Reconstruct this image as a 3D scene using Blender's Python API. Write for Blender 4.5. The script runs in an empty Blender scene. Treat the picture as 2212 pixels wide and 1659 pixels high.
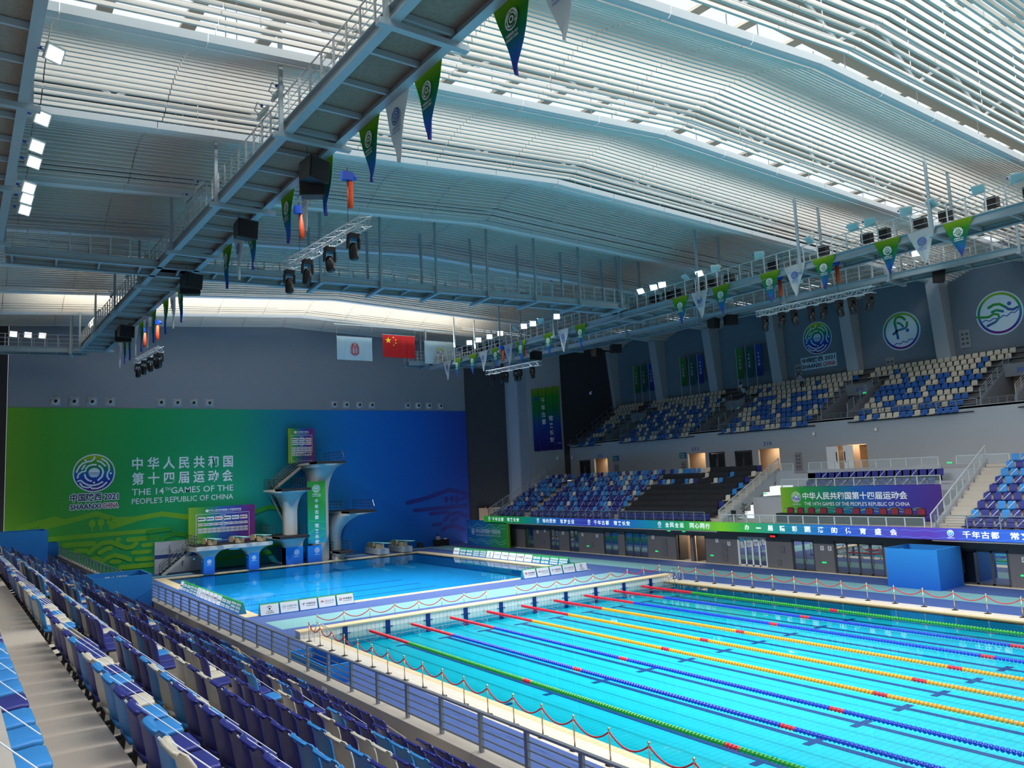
import bpy, bmesh, math, random
from mathutils import Vector, Matrix
S = bpy.context.scene
COL = S.collection
R = math.radians
# ------------------------------------------------------------------ camera
CAM = Vector((-15.4935, -40.8733, 7.9013))
YAW, PITCH, ROLL, FPX = 0.606292, 0.116028, -0.0480405, 1698.02
_f = Vector((math.sin(YAW)*math.cos(PITCH), math.cos(YAW)*math.cos(PITCH), math.sin(PITCH)))
_r0 = Vector((math.cos(YAW), -math.sin(YAW), 0)); _u0 = _r0.cross(_f)
_r = _r0*math.cos(ROLL) + _u0*math.sin(ROLL); _u = _r.cross(_f)
cd = bpy.data.cameras.new('camera'); cam = bpy.data.objects.new('camera', cd); COL.objects.link(cam)
cd.sensor_width = 36; cd.lens = 36*FPX/2212; cd.clip_end = 500; cd.clip_start = .05
cam.matrix_world = Matrix(((_r.x, _u.x, -_f.x, CAM.x), (_r.y, _u.y, -_f.y, CAM.y), (_r.z, _u.z, -_f.z, CAM.z), (0, 0, 0, 1)))
S.camera = cam
# ------------------------------------------------------------------ view, world, large lights
S.view_settings.view_transform = 'Standard'; S.view_settings.look = 'None'
S.view_settings.exposure = 0.1; S.view_settings.gamma = 1.0; S.view_settings.use_curve_mapping = False
_c = S.cycles; _c.max_bounces = 5; _c.diffuse_bounces = 3; _c.glossy_bounces = 2; _c.transmission_bounces = 2; _c.transparent_max_bounces = 8; _c.caustics_reflective = False; _c.caustics_refractive = False
W = bpy.data.worlds.new('world'); S.world = W; W.use_nodes = True
bg = W.node_tree.nodes['Background']; bg.inputs[0].default_value = (.86, .93, 1, 1); bg.inputs[1].default_value = 1.05
def area(name, loc, sx, sy, power, col=(1, 1, 1), rot=(0, 0, 0), spread=180):
    l = bpy.data.lights.new(name, 'AREA'); l.shape = 'RECTANGLE'; l.size = sx; l.size_y = sy
    l.energy = power; l.color = col; l.spread = R(spread)
    o = bpy.data.objects.new(name, l); COL.objects.link(o); o.location = loc; o.rotation_euler = rot
    return o
# daylight through the roof glazing above the slats, plus one added fill light
for yy, pw in ((-38.2, 10000), (-29.5, 6500), (-20.8, 6000), (-12.1, 4500)):  # first one
    area('skylight_and_added_fill', (13, yy, 28.6), 66, 3.6, pw, (1, .98, .95))
# banks of pool floodlights on the two long catwalks, aimed down at the water
for (x, y, tilt, pw) in ((-3.3, -20, .72, 2000), (-3.6, -6, .72, 2000), (-4.2, 16, .5, 2300), (-4.6, 28, .5, 1700), (28.0, -20, -.72, 2000), (27.6, -6, -.72, 2000), (27.0, 14, -.5, 2300), (26.6, 26, -.5, 1700)):
    area('floodlight_bank', (x, y, 22.7), .9, 11, pw, (.97, .98, 1), (0, -tilt, 0), 90)
# spill of the lit fixtures at the far end of the hall onto the last ceiling waves
area('far_uplight', (10, 31.5, 21.9), 42, 1.5, 3200, (1, .92, .8), (R(180), 0, 0), 160)
# ------------------------------------------------------------------ helpers
def hx(s):
    s = s.lstrip('#'); o = []
    for i in (0, 2, 4):
        c = int(s[i:i+2], 16)/255; o.append(c/12.92 if c <= .04045 else ((c+.055)/1.055)**2.4)
    return (o[0], o[1], o[2], 1)
MATS = {}
def mat(name, col, rough=.5, metal=0., spec=.5, var=0., scale=4., bump=0., emit=0., coat=0.):
    if name in MATS: return MATS[name]
    m = bpy.data.materials.new(name); m.use_nodes = True; nt = m.node_tree
    b = nt.nodes['Principled BSDF']; c = hx(col) if isinstance(col, str) else tuple(col)+(1,)
    b.inputs['Base Color'].default_value = c; b.inputs['Roughness'].default_value = rough; b.inputs['Metallic'].default_value = metal
    b.inputs['Specular IOR Level'].default_value = spec; b.inputs['Coat Weight'].default_value = coat
    tc = nt.nodes.new('ShaderNodeTexCoord'); nz = nt.nodes.new('ShaderNodeTexNoise'); nz.inputs['Scale'].default_value = scale; nz.inputs['Detail'].default_value = 3
    nt.links.new(tc.outputs['Object'], nz.inputs['Vector'])
    mx = nt.nodes.new('ShaderNodeMix'); mx.data_type = 'RGBA'
    mx.inputs[6].default_value = tuple(max(0, v*(1-var)) for v in c[:3])+(1,); mx.inputs[7].default_value = tuple(min(1, v*(1+var)) for v in c[:3])+(1,)
    nt.links.new(nz.outputs['Fac'], mx.inputs[0]); nt.links.new(mx.outputs[2], b.inputs['Base Color'])
    if bump:
        bp = nt.nodes.new('ShaderNodeBump'); bp.inputs['Strength'].default_value = bump; bp.inputs['Distance'].default_value = .02
        nt.links.new(nz.outputs['Fac'], bp.inputs['Height']); nt.links.new(bp.outputs['Normal'], b.inputs['Normal'])
    if emit:
        b.inputs['Emission Color'].default_value = c; b.inputs['Emission Strength'].default_value = emit
    MATS[name] = m; return m
def gmat(name, stops, axis='X', lo=0., hi=1., rough=.5, coord='Object', axis2=None, k2=0., emit=0.):
    """printed colour gradient along an axis of the thing (axis2*k2 skews it)"""
    if name in MATS: return MATS[name]
    m = bpy.data.materials.new(name); m.use_nodes = True; nt = m.node_tree; b = nt.nodes['Principled BSDF']
    b.inputs['Roughness'].default_value = rough; b.inputs['Specular IOR Level'].default_value = .3
    tc = nt.nodes.new('ShaderNodeTexCoord'); sp = nt.nodes.new('ShaderNodeSeparateXYZ'); nt.links.new(tc.outputs[coord], sp.inputs[0])
    src = sp.outputs[axis]
    if axis2:
        ml = nt.nodes.new('ShaderNodeMath'); ml.operation = 'MULTIPLY_ADD'; nt.links.new(sp.outputs[axis2], ml.inputs[0]); ml.inputs[1].default_value = k2
        nt.links.new(src, ml.inputs[2]); src = ml.outputs[0]
    mr = nt.nodes.new('ShaderNodeMapRange'); mr.inputs[1].default_value = lo; mr.inputs[2].default_value = hi
    nt.links.new(src, mr.inputs[0]); cr = nt.nodes.new('ShaderNodeValToRGB'); nt.links.new(mr.outputs[0], cr.inputs[0])
    e = cr.color_ramp.elements
    while len(e) < len(stops): e.new(.5)
    for el, (p, c) in zip(e, stops): el.position = p
    for i, (p, c) in enumerate(stops): e[i].color = hx(c)
    nt.links.new(cr.outputs[0], b.inputs['Base Color'])
    if emit:
        nt.links.new(cr.outputs[0], b.inputs['Emission Color']); b.inputs['Emission Strength'].default_value = emit
    MATS[name] = m; return m
def tilemat(name, c1, c2, sx, sy, gap=.012, rough=.3, vary=.06):
    if name in MATS: return MATS[name]
    m = bpy.data.materials.new(name); m.use_nodes = True; nt = m.node_tree; b = nt.nodes['Principled BSDF']; b.inputs['Roughness'].default_value = rough
    tc = nt.nodes.new('ShaderNodeTexCoord'); br = nt.nodes.new('ShaderNodeTexBrick'); nt.links.new(tc.outputs['Object'], br.inputs['Vector'])
    br.offset = 0; br.inputs['Scale'].default_value = 1; br.inputs['Brick Width'].default_value = sx; br.inputs['Row Height'].default_value = sy
    br.inputs['Mortar Size'].default_value = gap; br.inputs['Mortar Smooth'].default_value = .1
    a = hx(c1); br.inputs['Color1'].default_value = a; br.inputs['Color2'].default_value = tuple(min(1, v*(1-vary)) for v in a[:3])+(1,); br.inputs['Mortar'].default_value = hx(c2)
    nt.links.new(br.outputs['Color'], b.inputs['Base Color']); MATS[name] = m; return m
class MB:
    """collects faces; build() links them as one mesh object"""
    def __init__(s): s.v = []; s.f = []; s.m = []
    def add(s, vs, fs, m=0):
        n = len(s.v); s.v += [tuple(q) for q in vs]
        for f in fs: s.f.append(tuple(i+n for i in f)); s.m.append(m)
    def box(s, x0, x1, y0, y1, z0, z1, m=0):
        s.add([(x0,y0,z0),(x1,y0,z0),(x1,y1,z0),(x0,y1,z0),(x0,y0,z1),(x1,y0,z1),(x1,y1,z1),(x0,y1,z1)],
              [(0,3,2,1),(4,5,6,7),(0,1,5,4),(1,2,6,5),(2,3,7,6),(3,0,4,7)], m)
    def hexa(s, b, t, m=0):      # 4 bottom + 4 top corners
        s.add(list(b)+list(t), [(0,3,2,1),(4,5,6,7),(0,1,5,4),(1,2,6,5),(2,3,7,6),(3,0,4,7)], m)
    def bar(s, p, q, w, h, m=0, up=(0,0,1)):
        p = Vector(p); q = Vector(q); d = (q-p).normalized(); u = Vector(up)
        if abs(d.dot(u)) > .98: u = Vector((1,0,0))
        sd = d.cross(u).normalized()*w/2; u = sd.cross(d).normalized()*h/2
        s.hexa([p-sd-u, q-sd-u, q+sd-u, p+sd-u], [p-sd+u, q-sd+u, q+sd+u, p+sd+u], m)
    def tube(s, pts, r, n=6, m=0, cap=True):
        pts = [Vector(p) for p in pts]; rings = []; k = len(pts); u = None
        for i, p in enumerate(pts):
            d = (pts[min(i+1, k-1)]-pts[max(i-1, 0)]).normalized()
            if u is None:
                u = Vector((0,0,1)) if abs(d.z) < .9 else Vector((1,0,0))
            a = d.cross(u)
            if a.length < 1e-4: a = d.cross(Vector((0,1,0)))
            a.normalize(); bb = a.cross(d).normalized(); u = bb
            rr = r[i] if isinstance(r, (list, tuple)) else r
            rings.append([p+(a*math.cos(2*math.pi*j/n)+bb*math.sin(2*math.pi*j/n))*rr for j in range(n)])
        vs = [q for g in rings for q in g]; fs = []
        for i in range(k-1):
            for j in range(n): fs.append((i*n+j, i*n+(j+1)%n, (i+1)*n+(j+1)%n, (i+1)*n+j))
        if cap: fs.append(tuple(range(n-1, -1, -1))); fs.append(tuple((k-1)*n+j for j in range(n)))
        s.add(vs, fs, m)
    def lathe(s, prof, c=(0,0,0), n=10, m=0):
        vs = []; fs = []; k = len(prof)
        for r, z in prof:
            for j in range(n): vs.append((c[0]+r*math.cos(2*math.pi*j/n), c[1]+r*math.sin(2*math.pi*j/n), c[2]+z))
        for i in range(k-1):
            for j in range(n): fs.append((i*n+j, i*n+(j+1)%n, (i+1)*n+(j+1)%n, (i+1)*n+j))
        fs.append(tuple(range(n-1,-1,-1))); fs.append(tuple((k-1)*n+j for j in range(n)))
        s.add(vs, fs, m)
    def prism(s, poly, off, m=0):      # polygon of 3D points pushed along off
        n = len(poly); a = [Vector(p) for p in poly]; b = [p+Vector(off) for p in a]
        fs = [tuple(range(n-1,-1,-1)), tuple(range(n, 2*n))]+[(i, (i+1)%n, n+(i+1)%n, n+i) for i in range(n)]
        s.add(a+b, fs, m)
    def sheet(s, grid, m=0):
        nr = len(grid); nc = len(grid[0]); s.add([p for row in grid for p in row], [(i*nc+j, i*nc+j+1, (i+1)*nc+j+1, (i+1)*nc+j) for i in range(nr-1) for j in range(nc-1)], m)
    def xf(s, M):
        s.v = [tuple(M @ Vector(p)) for p in s.v]; return s
    def mesh(s, name, mats, smooth=False, off=None):
        me = bpy.data.meshes.new(name)
        v = s.v if off is None else [(p[0]-off[0], p[1]-off[1], p[2]-off[2]) for p in s.v]
        me.from_pydata(v, [], s.f)
        for mm in (mats if isinstance(mats, (list, tuple)) else [mats]): me.materials.append(mm)
        if isinstance(mats, (list, tuple)) and len(mats) > 1: me.polygons.foreach_set('material_index', s.m)
        if smooth: me.polygons.foreach_set('use_smooth', [True]*len(s.f))
        me.update(); return me
    def build(s, name, mats, parent=None, smooth=False):
        off = parent['_o'] if parent is not None and '_o' in parent else None
        o = link(name, s.mesh(name, mats, smooth, off), parent)
        if off is not None: o['_o'] = off
        return o
def link(name, data, parent=None, loc=None, rz=None):
    o = bpy.data.objects.new(name, data); COL.objects.link(o)
    if parent is not None: o.parent = parent
    if loc is not None: o.location = loc
    if rz is not None: o.rotation_euler = (0, 0, rz)
    return o
def tag(o, label, cat=None, group=None, kind=None):
    if label: o['label'] = label
    if cat: o['category'] = cat
    if group: o['group'] = group
    if kind: o['kind'] = kind
    return o
def thing(name, label, cat, loc=(0,0,0), rz=0, group=None, kind=None):
    """Empty at the base of a thing; unrotated ones take parts in world coordinates"""
    o = bpy.data.objects.new(name, None); COL.objects.link(o); o.location = loc; o.rotation_euler = (0,0,rz); o.empty_display_size = .2
    if rz == 0: o['_o'] = tuple(loc)
    return tag(o, label, cat, group, kind)
def copy_tree(o, loc, rz=None, label=None, parent=None):
    c = o.copy(); COL.objects.link(c); c.location = loc
    if rz is not None: c.rotation_euler = (0,0,rz)
    if label: c['label'] = label
    for ch in o.children:
        k = ch.copy(); COL.objects.link(k); k.parent = c
        for g in ch.children:
            q = g.copy(); COL.objects.link(q); q.parent = k
    return c
_TX = {}
def glyphs(txt, bold=0.):
    k = (txt, bold)
    if k not in _TX:
        c = bpy.data.curves.new('lettering', 'FONT'); c.body = txt; c.size = 1; c.resolution_u = 2; c.offset = bold
        o = bpy.data.objects.new('lettering', c); COL.objects.link(o)
        dg = bpy.context.evaluated_depsgraph_get(); ev = o.evaluated_get(dg); me = ev.to_mesh()
        v = [(p.co.x, p.co.y) for p in me.vertices]; f = [tuple(q.vertices) for q in me.polygons]; ev.to_mesh_clear()
        bpy.data.objects.remove(o); bpy.data.curves.remove(c)
        xs = [p[0] for p in v]; ys = [p[1] for p in v]
        _TX[k] = (v, f, min(xs), max(xs), min(ys), max(ys))
    return _TX[k]
def text(mb, txt, o, right, up, w=None, h=1., bold=.012, m=0, center=False, lift=0.):
    """flat lettering: o is the lower-left corner, w squeezes or widens it, lift sets it off the face"""
    v, f, x0, x1, y0, y1 = glyphs(txt, bold); rt = Vector(right).normalized(); u = Vector(up).normalized(); nrm = rt.cross(u)
    sy = h/(y1-y0); sx = (w/(x1-x0)) if w else sy; o = Vector(o)+nrm*lift
    if center: o = o-rt*(x1-x0)*sx/2
    mb.add([o+rt*((p[0]-x0)*sx)+u*((p[1]-y0)*sy) for p in v], f, m)
def ribbon(mb, pts, w, right, up, o, m=0, lift=0., cap=3):
    """flat round-ended stroke through 2-D points in the plane (o, right, up)"""
    rt = Vector(right).normalized(); u = Vector(up).normalized(); nn = rt.cross(u)*lift; o = Vector(o)+nn
    P = [Vector((p[0], p[1])) for p in pts]; n = len(P); L = []; Rr = []
    for i in range(n):
        d = (P[min(i+1, n-1)]-P[max(i-1, 0)]).normalized(); q = Vector((-d.y, d.x))*w/2
        L.append(P[i]+q); Rr.append(P[i]-q)
    d0 = (P[0]-P[1]).normalized(); d1 = (P[-1]-P[-2]).normalized(); poly = list(L)
    def arc(c, d):
        a0 = math.atan2(d.y, d.x); return [c+Vector((math.cos(a0+t), math.sin(a0+t)))*w/2 for t in [math.pi/2-math.pi*(k+1)/(cap+1) for k in range(cap)]]
    e1 = arc(P[-1], d1); e0 = arc(P[0], d0)
    to = lambda p: o+rt*p.x+u*p.y
    base = len(mb.v); mb.add([to(p) for p in L]+[to(p) for p in Rr], [(i, n+i, n+i+1, i+1) for i in range(n-1)], m)
    mb.add([to(p) for p in [L[-1]]+e1+[Rr[-1]]], [tuple(range(cap+1, -1, -1))], m)
    mb.add([to(p) for p in [Rr[0]]+e0+[L[0]]], [tuple(range(cap+1, -1, -1))], m)
def disc(mb, c, r, right, up, o, m=0, lift=0., n=24, r0=0.):
    rt = Vector(right).normalized(); u = Vector(up).normalized(); o = Vector(o)+rt.cross(u)*lift
    pt = lambda rr, t: o+rt*(c[0]+rr*math.cos(t))+u*(c[1]+rr*math.sin(t))
    T = [2*math.pi*i/n for i in range(n)]
    if r0 <= 0: mb.add([pt(r, t) for t in T], [tuple(range(n))], m)
    else: mb.add([pt(r, t) for t in T]+[pt(r0, t) for t in T], [(i, (i+1)%n, n+(i+1)%n, n+i) for i in range(n)], m)
ORD = ['first', 'second', 'third', 'fourth', 'fifth', 'sixth', 'seventh', 'eighth', 'ninth', 'tenth', 'eleventh', 'twelfth', 'thirteenth', 'fourteenth', 'fifteenth', 'sixteenth', 'seventeenth', 'eighteenth', 'nineteenth', 'twentieth', 'twenty-first', 'twenty-second', 'twenty-third', 'twenty-fourth', 'twenty-fifth']
NUM = ['zero', 'one', 'two', 'three', 'four', 'five', 'six', 'seven', 'eight', 'nine', 'ten', 'eleven', 'twelve', 'thirteen', 'fourteen', 'fifteen', 'sixteen', 'seventeen', 'eighteen', 'nineteen', 'twenty']
def nth(n):
    if n <= 25: return ORD[n-1]
    return f"{n}{'th' if 10 <= n % 100 <= 20 else {1:'st',2:'nd',3:'rd'}.get(n % 10,'th')}"
EMB = [[(-.82,.08),(-.71,.34),(-.55,.52),(-.32,.6),(-.14,.63),(-.02,.73),(.01,.83)],[(-.57,.22),(-.44,.42)],[(-.77,-.22),(-.73,-.04),(-.59,.08),(-.41,.11),(-.39,.24),(-.28,.38),(-.1,.44),(.08,.44)],
 [(.15,.63),(.33,.56),(.53,.36)],[(.36,.73),(.58,.58),(.7,.36),(.71,.12),(.63,-.02),(.62,-.2),(.71,-.36)],[(.22,.38),(.37,.24),(.43,.04),(.37,-.2),(.19,-.38)],[(-.44,-.07),(-.39,-.24),(-.28,-.36),(-.13,-.42)],
 [(-.75,-.4),(-.62,-.36),(-.48,-.5),(-.28,-.62),(-.05,-.65),(.19,-.6),(.4,-.48)],[(-.65,-.52),(-.53,-.69),(-.32,-.75),(-.14,-.73)],[(-.1,-.81),(.17,-.81),(.4,-.71),(.59,-.52)]]
EMB_RAMP = [(0,'#7a1440'),(.1,'#4a1d8a'),(.28,'#2438a8'),(.46,'#1565b4'),(.62,'#0d8a5a'),(.8,'#4aa420'),(1,'#c0cc10')]
def emblem(parent, c, r, right, up, white, ramp, name='emblem', plain=False, lift=.012):
    """round emblem: colour disc, white rim, swirling white strokes, pavilion in the middle"""
    o = Vector(c)
    if not plain:
        mb = MB(); disc(mb, (0,0), r, right, up, o, lift=lift, n=36); e = mb.build(name, ramp, parent)
    else: e = parent
    mb = MB(); disc(mb, (0,0), r, right, up, o, lift=lift*2, n=36, r0=r*.94)
    for st in EMB: ribbon(mb, [(p[0]*r, p[1]*r) for p in st], r*.085, right, up, o, lift=lift*2)
    for p in ((-.41,.68),(.79,-.04),(0,-.5)): disc(mb, (p[0]*r, p[1]*r), r*.055, right, up, o, lift=lift*2, n=10)
    T = [math.pi*i/8 for i in range(9)]
    rt = Vector(right).normalized(); u = Vector(up).normalized(); n = rt.cross(u)*lift*2
    pts = [o+n+rt*(r*.27*math.cos(t))+u*(r*(.02+.25*math.sin(t))) for t in T]; mb.add(pts, [tuple(range(9))])
    for z0, z1, w in ((-.06,-.01,.26),(-.16,-.09,.22),(-.22,-.18,.14)):
        mb.add([o+n+rt*(r*sx*w)+u*(r*z) for sx, z in ((-1,z0),(1,z0),(1,z1),(-1,z1))], [(0,1,2,3)])
    if not plain: mb.build('emblem_lines', white, e)
    else: mb.build(name, white, parent)
    return e
# ================================================================== materials
white = mat('white_paint', '#e9edf0', .5); whiteprint = mat('white_print', '#eef4f6', .6)
g_wall = mat('grey_wall_paint', '#8f9299', .8, var=.04, scale=.4); g_wall_lt = mat('pale_grey_wall_paint', '#a9adb3', .8, var=.03, scale=.5)
g_dark = mat('charcoal_wall_paint', '#3c3b40', .8, var=.05, scale=.6); g_up = mat('blue_grey_wall_paint', '#6e7a88', .8, var=.04, scale=.4)
g_fac = mat('facade_grey_panel', '#5d5c60', .6, var=.05, scale=.7); g_sof = mat('soffit_dark', '#2e3034', .8)
conc = mat('pale_concrete', '#bcb4a8', .85, var=.1, scale=1.5, bump=.15); conc_d = mat('stand_concrete', '#b4aa9e', .85, var=.1, scale=1.2, bump=.1)
slatm = mat('slat_enamel', '#d6d4cc', .45, var=.03, scale=.3); nosem = mat('nose_panel_enamel', '#c9d2d6', .4, var=.03, scale=.3)
steel_w = mat('white_steel', '#c8ccce', .45, metal=.1); steel_b = mat('blue_grey_steel', '#9fb1ba', .45, metal=.15, var=.05, scale=1)
steel_g = mat('grey_railing_steel', '#8f979e', .35, metal=.5); chrome = mat('chrome', '#d5d8da', .12, metal=1.)
grate = mat('grating_underside', '#857d72', .7, var=.3, scale=9); black = mat('black_plastic', '#0c0c0e', .4); blackm = mat('matt_black', '#141416', .85)
deckb = mat('deck_blue_rubber', '#3a5590', .75, var=.06, scale=1.5, bump=.1); deckt = mat('deck_teal_rubber', '#72a4a8', .75, var=.05, scale=1.5, bump=.1)
cream_tile = tilemat('cream_coping_tile', '#d8c69e', '#a8946c', .25, .25, .008, .4); white_tile = tilemat('white_pool_tile', '#e6e3dc', '#9fa4a6', .25, .125, .008, .25)
deck_tile = tilemat('white_deck_tile', '#d9d2c4', '#b0a898', .25, .25, .006, .4); cyan_tile = tilemat('cyan_pool_tile', '#06b8ca', '#069cb2', .5, .25, .016, .35, .03)
deep_tile = tilemat('deep_blue_pool_tile', '#1aa2e6', '#1592d4', .5, .25, .016, .35, .03); line_blue = mat('lane_line_tile', '#052470', .35, var=.06, scale=3)
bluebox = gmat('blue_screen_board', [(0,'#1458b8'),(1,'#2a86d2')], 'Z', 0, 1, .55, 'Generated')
# ================================================================== roof
NOSE = [-32.3+8.7*k for k in range(9)]
def lerp_tab(t, xs, ys):
    if t <= xs[0]: return ys[0]
    for i in range(len(xs)-1):
        if t <= xs[i+1]: return ys[i]+(ys[i+1]-ys[i])*(t-xs[i])/(xs[i+1]-xs[i])
    return ys[-1]
def roofz(x, y):
    r = lerp_tab(y, [-40,-15,-6,2.5,44], [22.9,24.2,24.7,24.9,25.35])
    return r-(12.5-x)*.064 if x < 12.5 else r-(x-12.5)*.037
XB = [12.5+4.35*n for n in range(-10, 11)]
NS = 25
def slat_mesh(y, dz, h=.2, th=.1):
    mb = MB()
    for a, b in zip(XB[:-1], XB[1:]):
        za, zb = roofz(a, y)+dz, roofz(b, y)+dz; a += .02; b -= .02
        mb.hexa([(a,y,za),(b,y,zb),(b,y+th,zb),(a,y+th,za)], [(a,y,za+h),(b,y,zb+h),(b,y+th,zb+h),(a,y+th,za+h)])
    return mb
for k, y0 in enumerate(NOSE):
    depth = 7.75 if k < 8 else 6.1
    band = thing('ceiling_band', f"{nth(k+1)} wave of the slatted metal ceiling, counted from the nearest", 'ceiling', (12.5, y0, roofz(12.5, y0)), kind='structure')
    mb = MB()
    for a, b in zip(XB[:-1], XB[1:]):
        for (ya, da, yb, db) in ((-.05,.34,0,.06),(0,.06,.12,-.03),(.12,-.03,.34,.02)):
            z1, z2 = roofz(a, y0), roofz(b, y0); a2, b2 = a+.012, b-.012
            mb.add([(a2,y0+ya,z1+da),(b2,y0+ya,z2+da),(b2,y0+yb,z2+db),(a2,y0+yb,z1+db)], [(0,3,2,1)])
    mb.build('nose_panel', nosem, band)
    rest = MB()
    for j in range(NS):
        t = (j+.5)/NS; y = y0+.36+t*(depth-.4); dz = 1.05*math.sin(math.pi*min(1, t*1.04))
        mb = slat_mesh(y, dz, .2 if t < .85 else .14)
        if k in (1, 2, 3, 0): mb.build('slat', slatm, band)
        else: rest.add(mb.v, mb.f)
    if rest.v: tag(rest.build('slats', slatm, band), None, kind='stuff')
    mb = MB()                                              # hanger rails that carry the slats
    for x in range(-26, 56, 6):
        pts = [(x, y0+.36+t*(depth-.4)/10, roofz(x, y0)+1.05*math.sin(math.pi*min(1, t*.104))+.24) for t in range(11)]
        for t in (1, 3, 5, 7, 9): mb.bar(pts[t], (x, pts[t][1], roofz(x, y0)+3.0), .03, .03)
    mb.build('hanger_rods', steel_w, band)
DZ = 3.2
mb = MB()
def deckq(x0, x1, y0, y1):
    for a, b in ((x0, min(x1, 12.5)), (max(x0, 12.5), x1)):
        if b > a: mb.hexa([(a,y0,roofz(a,y0)+DZ),(b,y0,roofz(b,y0)+DZ),(b,y1,roofz(b,y1)+DZ),(a,y1,roofz(a,y1)+DZ)], [(a,y0,roofz(a,y0)+DZ+.15),(b,y0,roofz(b,y0)+DZ+.15),(b,y1,roofz(b,y1)+DZ+.15),(a,y1,roofz(a,y1)+DZ+.15)])
ys = -33.5
for y0 in NOSE[:3]:
    deckq(-31, 57, ys, y0+2.8); ys = y0+6.4
    for x in range(-30, 57, 3): deckq(x, x+.55, y0+2.8, y0+6.4)
deckq(-31, 57, ys, 46)
tag(mb.build('ceiling', mat('roof_deck_underside', '#8a8880', .8)), 'grey roof deck with glazed strips above the ceiling slats', 'ceiling', kind='structure')
for k, y0 in enumerate(NOSE[:6]):
    mb = MB(); y = y0-.42
    ch = lambda x, d: (x, y, roofz(x, y)+d)
    for d in (1.0, 2.9): mb.tube([ch(-30, d), ch(12.5, d), ch(56, d)], .11, 6)
    for i in range(-29, 55, 6): mb.tube([ch(i, 1.0), ch(i+3, 2.9)], .08, 5); mb.tube([ch(i+3, 2.9), ch(i+6, 1.0)], .08, 5)
    tag(mb.build('roof_truss', steel_w), f"white tubular roof truss in the gap before the {nth(k+1)} ceiling wave", 'truss', kind='structure')
# ================================================================== deck and pools
mb = MB(); zb = -.3; D0 = .05
for x0, x1, y0, y1 in ((-8.6,-1.3,-60,44),(26.3,34.8,-60,44),(-1.3,26.3,.75,9.4),(-1.3,26.3,39.0,44)): mb.box(x0, x1, y0, y1, zb, D0)
deck = tag(mb.build('floor', deckb), 'blue rubber pool deck around both pools', 'floor', kind='structure')
for nm, (x0, x1, y0, y1) in {'a': (-.98,26.1,3.5,6.6), 'b': (28.7,31.4,-60,40.9), 'c': (-6.9,-4.2,-60,41.2), 'd': (-1.2,16,40.0,41.2), 'e': (16,31.4,40.9,42.3)}.items():
    mb = MB(); mb.box(x0, x1, y0, y1, D0-.02, D0+.004); tag(mb.build('deck_stripe', deckt, deck), 'pale teal stripe')
tag((lambda m: (m.box(34.25,34.6,-60,36,D0,D0+.03), m)[1])(MB()).build('trim_1', mat('cream_stone_edge', '#cfc3a6', .6)), 'cream stone edging strip along the grey facade', 'trim', kind='structure')
def water_mat(name, tint, fres=1.0):
    m = bpy.data.materials.new(name); m.use_nodes = True; nt = m.node_tree; nt.nodes.remove(nt.nodes['Principled BSDF'])
    tr = nt.nodes.new('ShaderNodeBsdfTransparent'); tr.inputs[0].default_value = tint+(1,)
    gl = nt.nodes.new('ShaderNodeBsdfGlossy'); gl.inputs['Roughness'].default_value = .02
    fr = nt.nodes.new('ShaderNodeFresnel'); fr.inputs[0].default_value = 1.33
    mxs = nt.nodes.new('ShaderNodeMixShader'); ml = nt.nodes.new('ShaderNodeMath'); ml.operation = 'MULTIPLY'; ml.inputs[1].default_value = fres
    tc = nt.nodes.new('ShaderNodeTexCoord'); nz = nt.nodes.new('ShaderNodeTexNoise'); nz.inputs['Scale'].default_value = .9; nz.inputs['Detail'].default_value = 2
    bp = nt.nodes.new('ShaderNodeBump'); bp.inputs['Strength'].default_value = .04; bp.inputs['Distance'].default_value = .05
    nt.links.new(tc.outputs['Object'], nz.inputs[0]); nt.links.new(nz.outputs['Fac'], bp.inputs['Height']); nt.links.new(bp.outputs[0], gl.inputs['Normal']); nt.links.new(bp.outputs[0], fr.inputs['Normal'])
    nt.links.new(fr.outputs[0], ml.inputs[0]); nt.links.new(ml.outputs[0], mxs.inputs[0]); nt.links.new(tr.outputs[0], mxs.inputs[1]); nt.links.new(gl.outputs[0], mxs.inputs[2])
    nt.links.new(mxs.outputs[0], nt.nodes['Material Output'].inputs[0]); return m
# --- swimming pool: water x 0..25, y -50..0; floor at the depth it appears through the water
pool = thing('swimming_pool', 'fifty metre swimming pool with bright cyan tiled floor and lane lines', 'pool', (12.5,-25,0))
FZ = -.68
mb = MB(); mb.box(0,25,-50,0,FZ-.1,FZ); mb.build('pool_floor', cyan_tile, pool)
sidem = tilemat('cyan_wall_tile', '#18a8c8', '#0d88ae', .25, .25, .016, .3)
mb = MB(); mb.box(-.1,0,-50,0,FZ,-.02); mb.box(25,25.1,-50,0,FZ,-.02); mb.build('pool_side', sidem, pool)
wallM = tilemat('white_wall_tile', '#e8ecec', '#8fa0a8', .25, .25, .012, .25)
bk = tag(thing('end_bulkhead', None, None, (12.5,.3,0)), None); bk.parent = None
tag(bk, 'raised white tiled pool end wall with cream top between the two pools', 'bulkhead')
mb = MB(); mb.box(-1.2,25.95,.02,.7,FZ,.38); mb.build('wall_body', MATS['white_pool_tile'], bk)
mb = MB()
for ix in range(109):                                      # white tiles of the pool end, upright courses
    pass
m2 = tilemat('white_end_tile', '#e8e8e4', '#9aa2a4', .25, .25, .010, .25)
MX = m2.node_tree; _m = MX.nodes.new('ShaderNodeMapping'); _m.inputs['Rotation'].default_value = (R(90), 0, 0)
_b = [n for n in MX.nodes if n.type == 'TEX_BRICK'][0]; _t = [n for n in MX.nodes if n.type == 'TEX_COORD'][0]
MX.links.new(_t.outputs['Object'], _m.inputs[0]); MX.links.new(_m.outputs[0], _b.inputs['Vector'])
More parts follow.
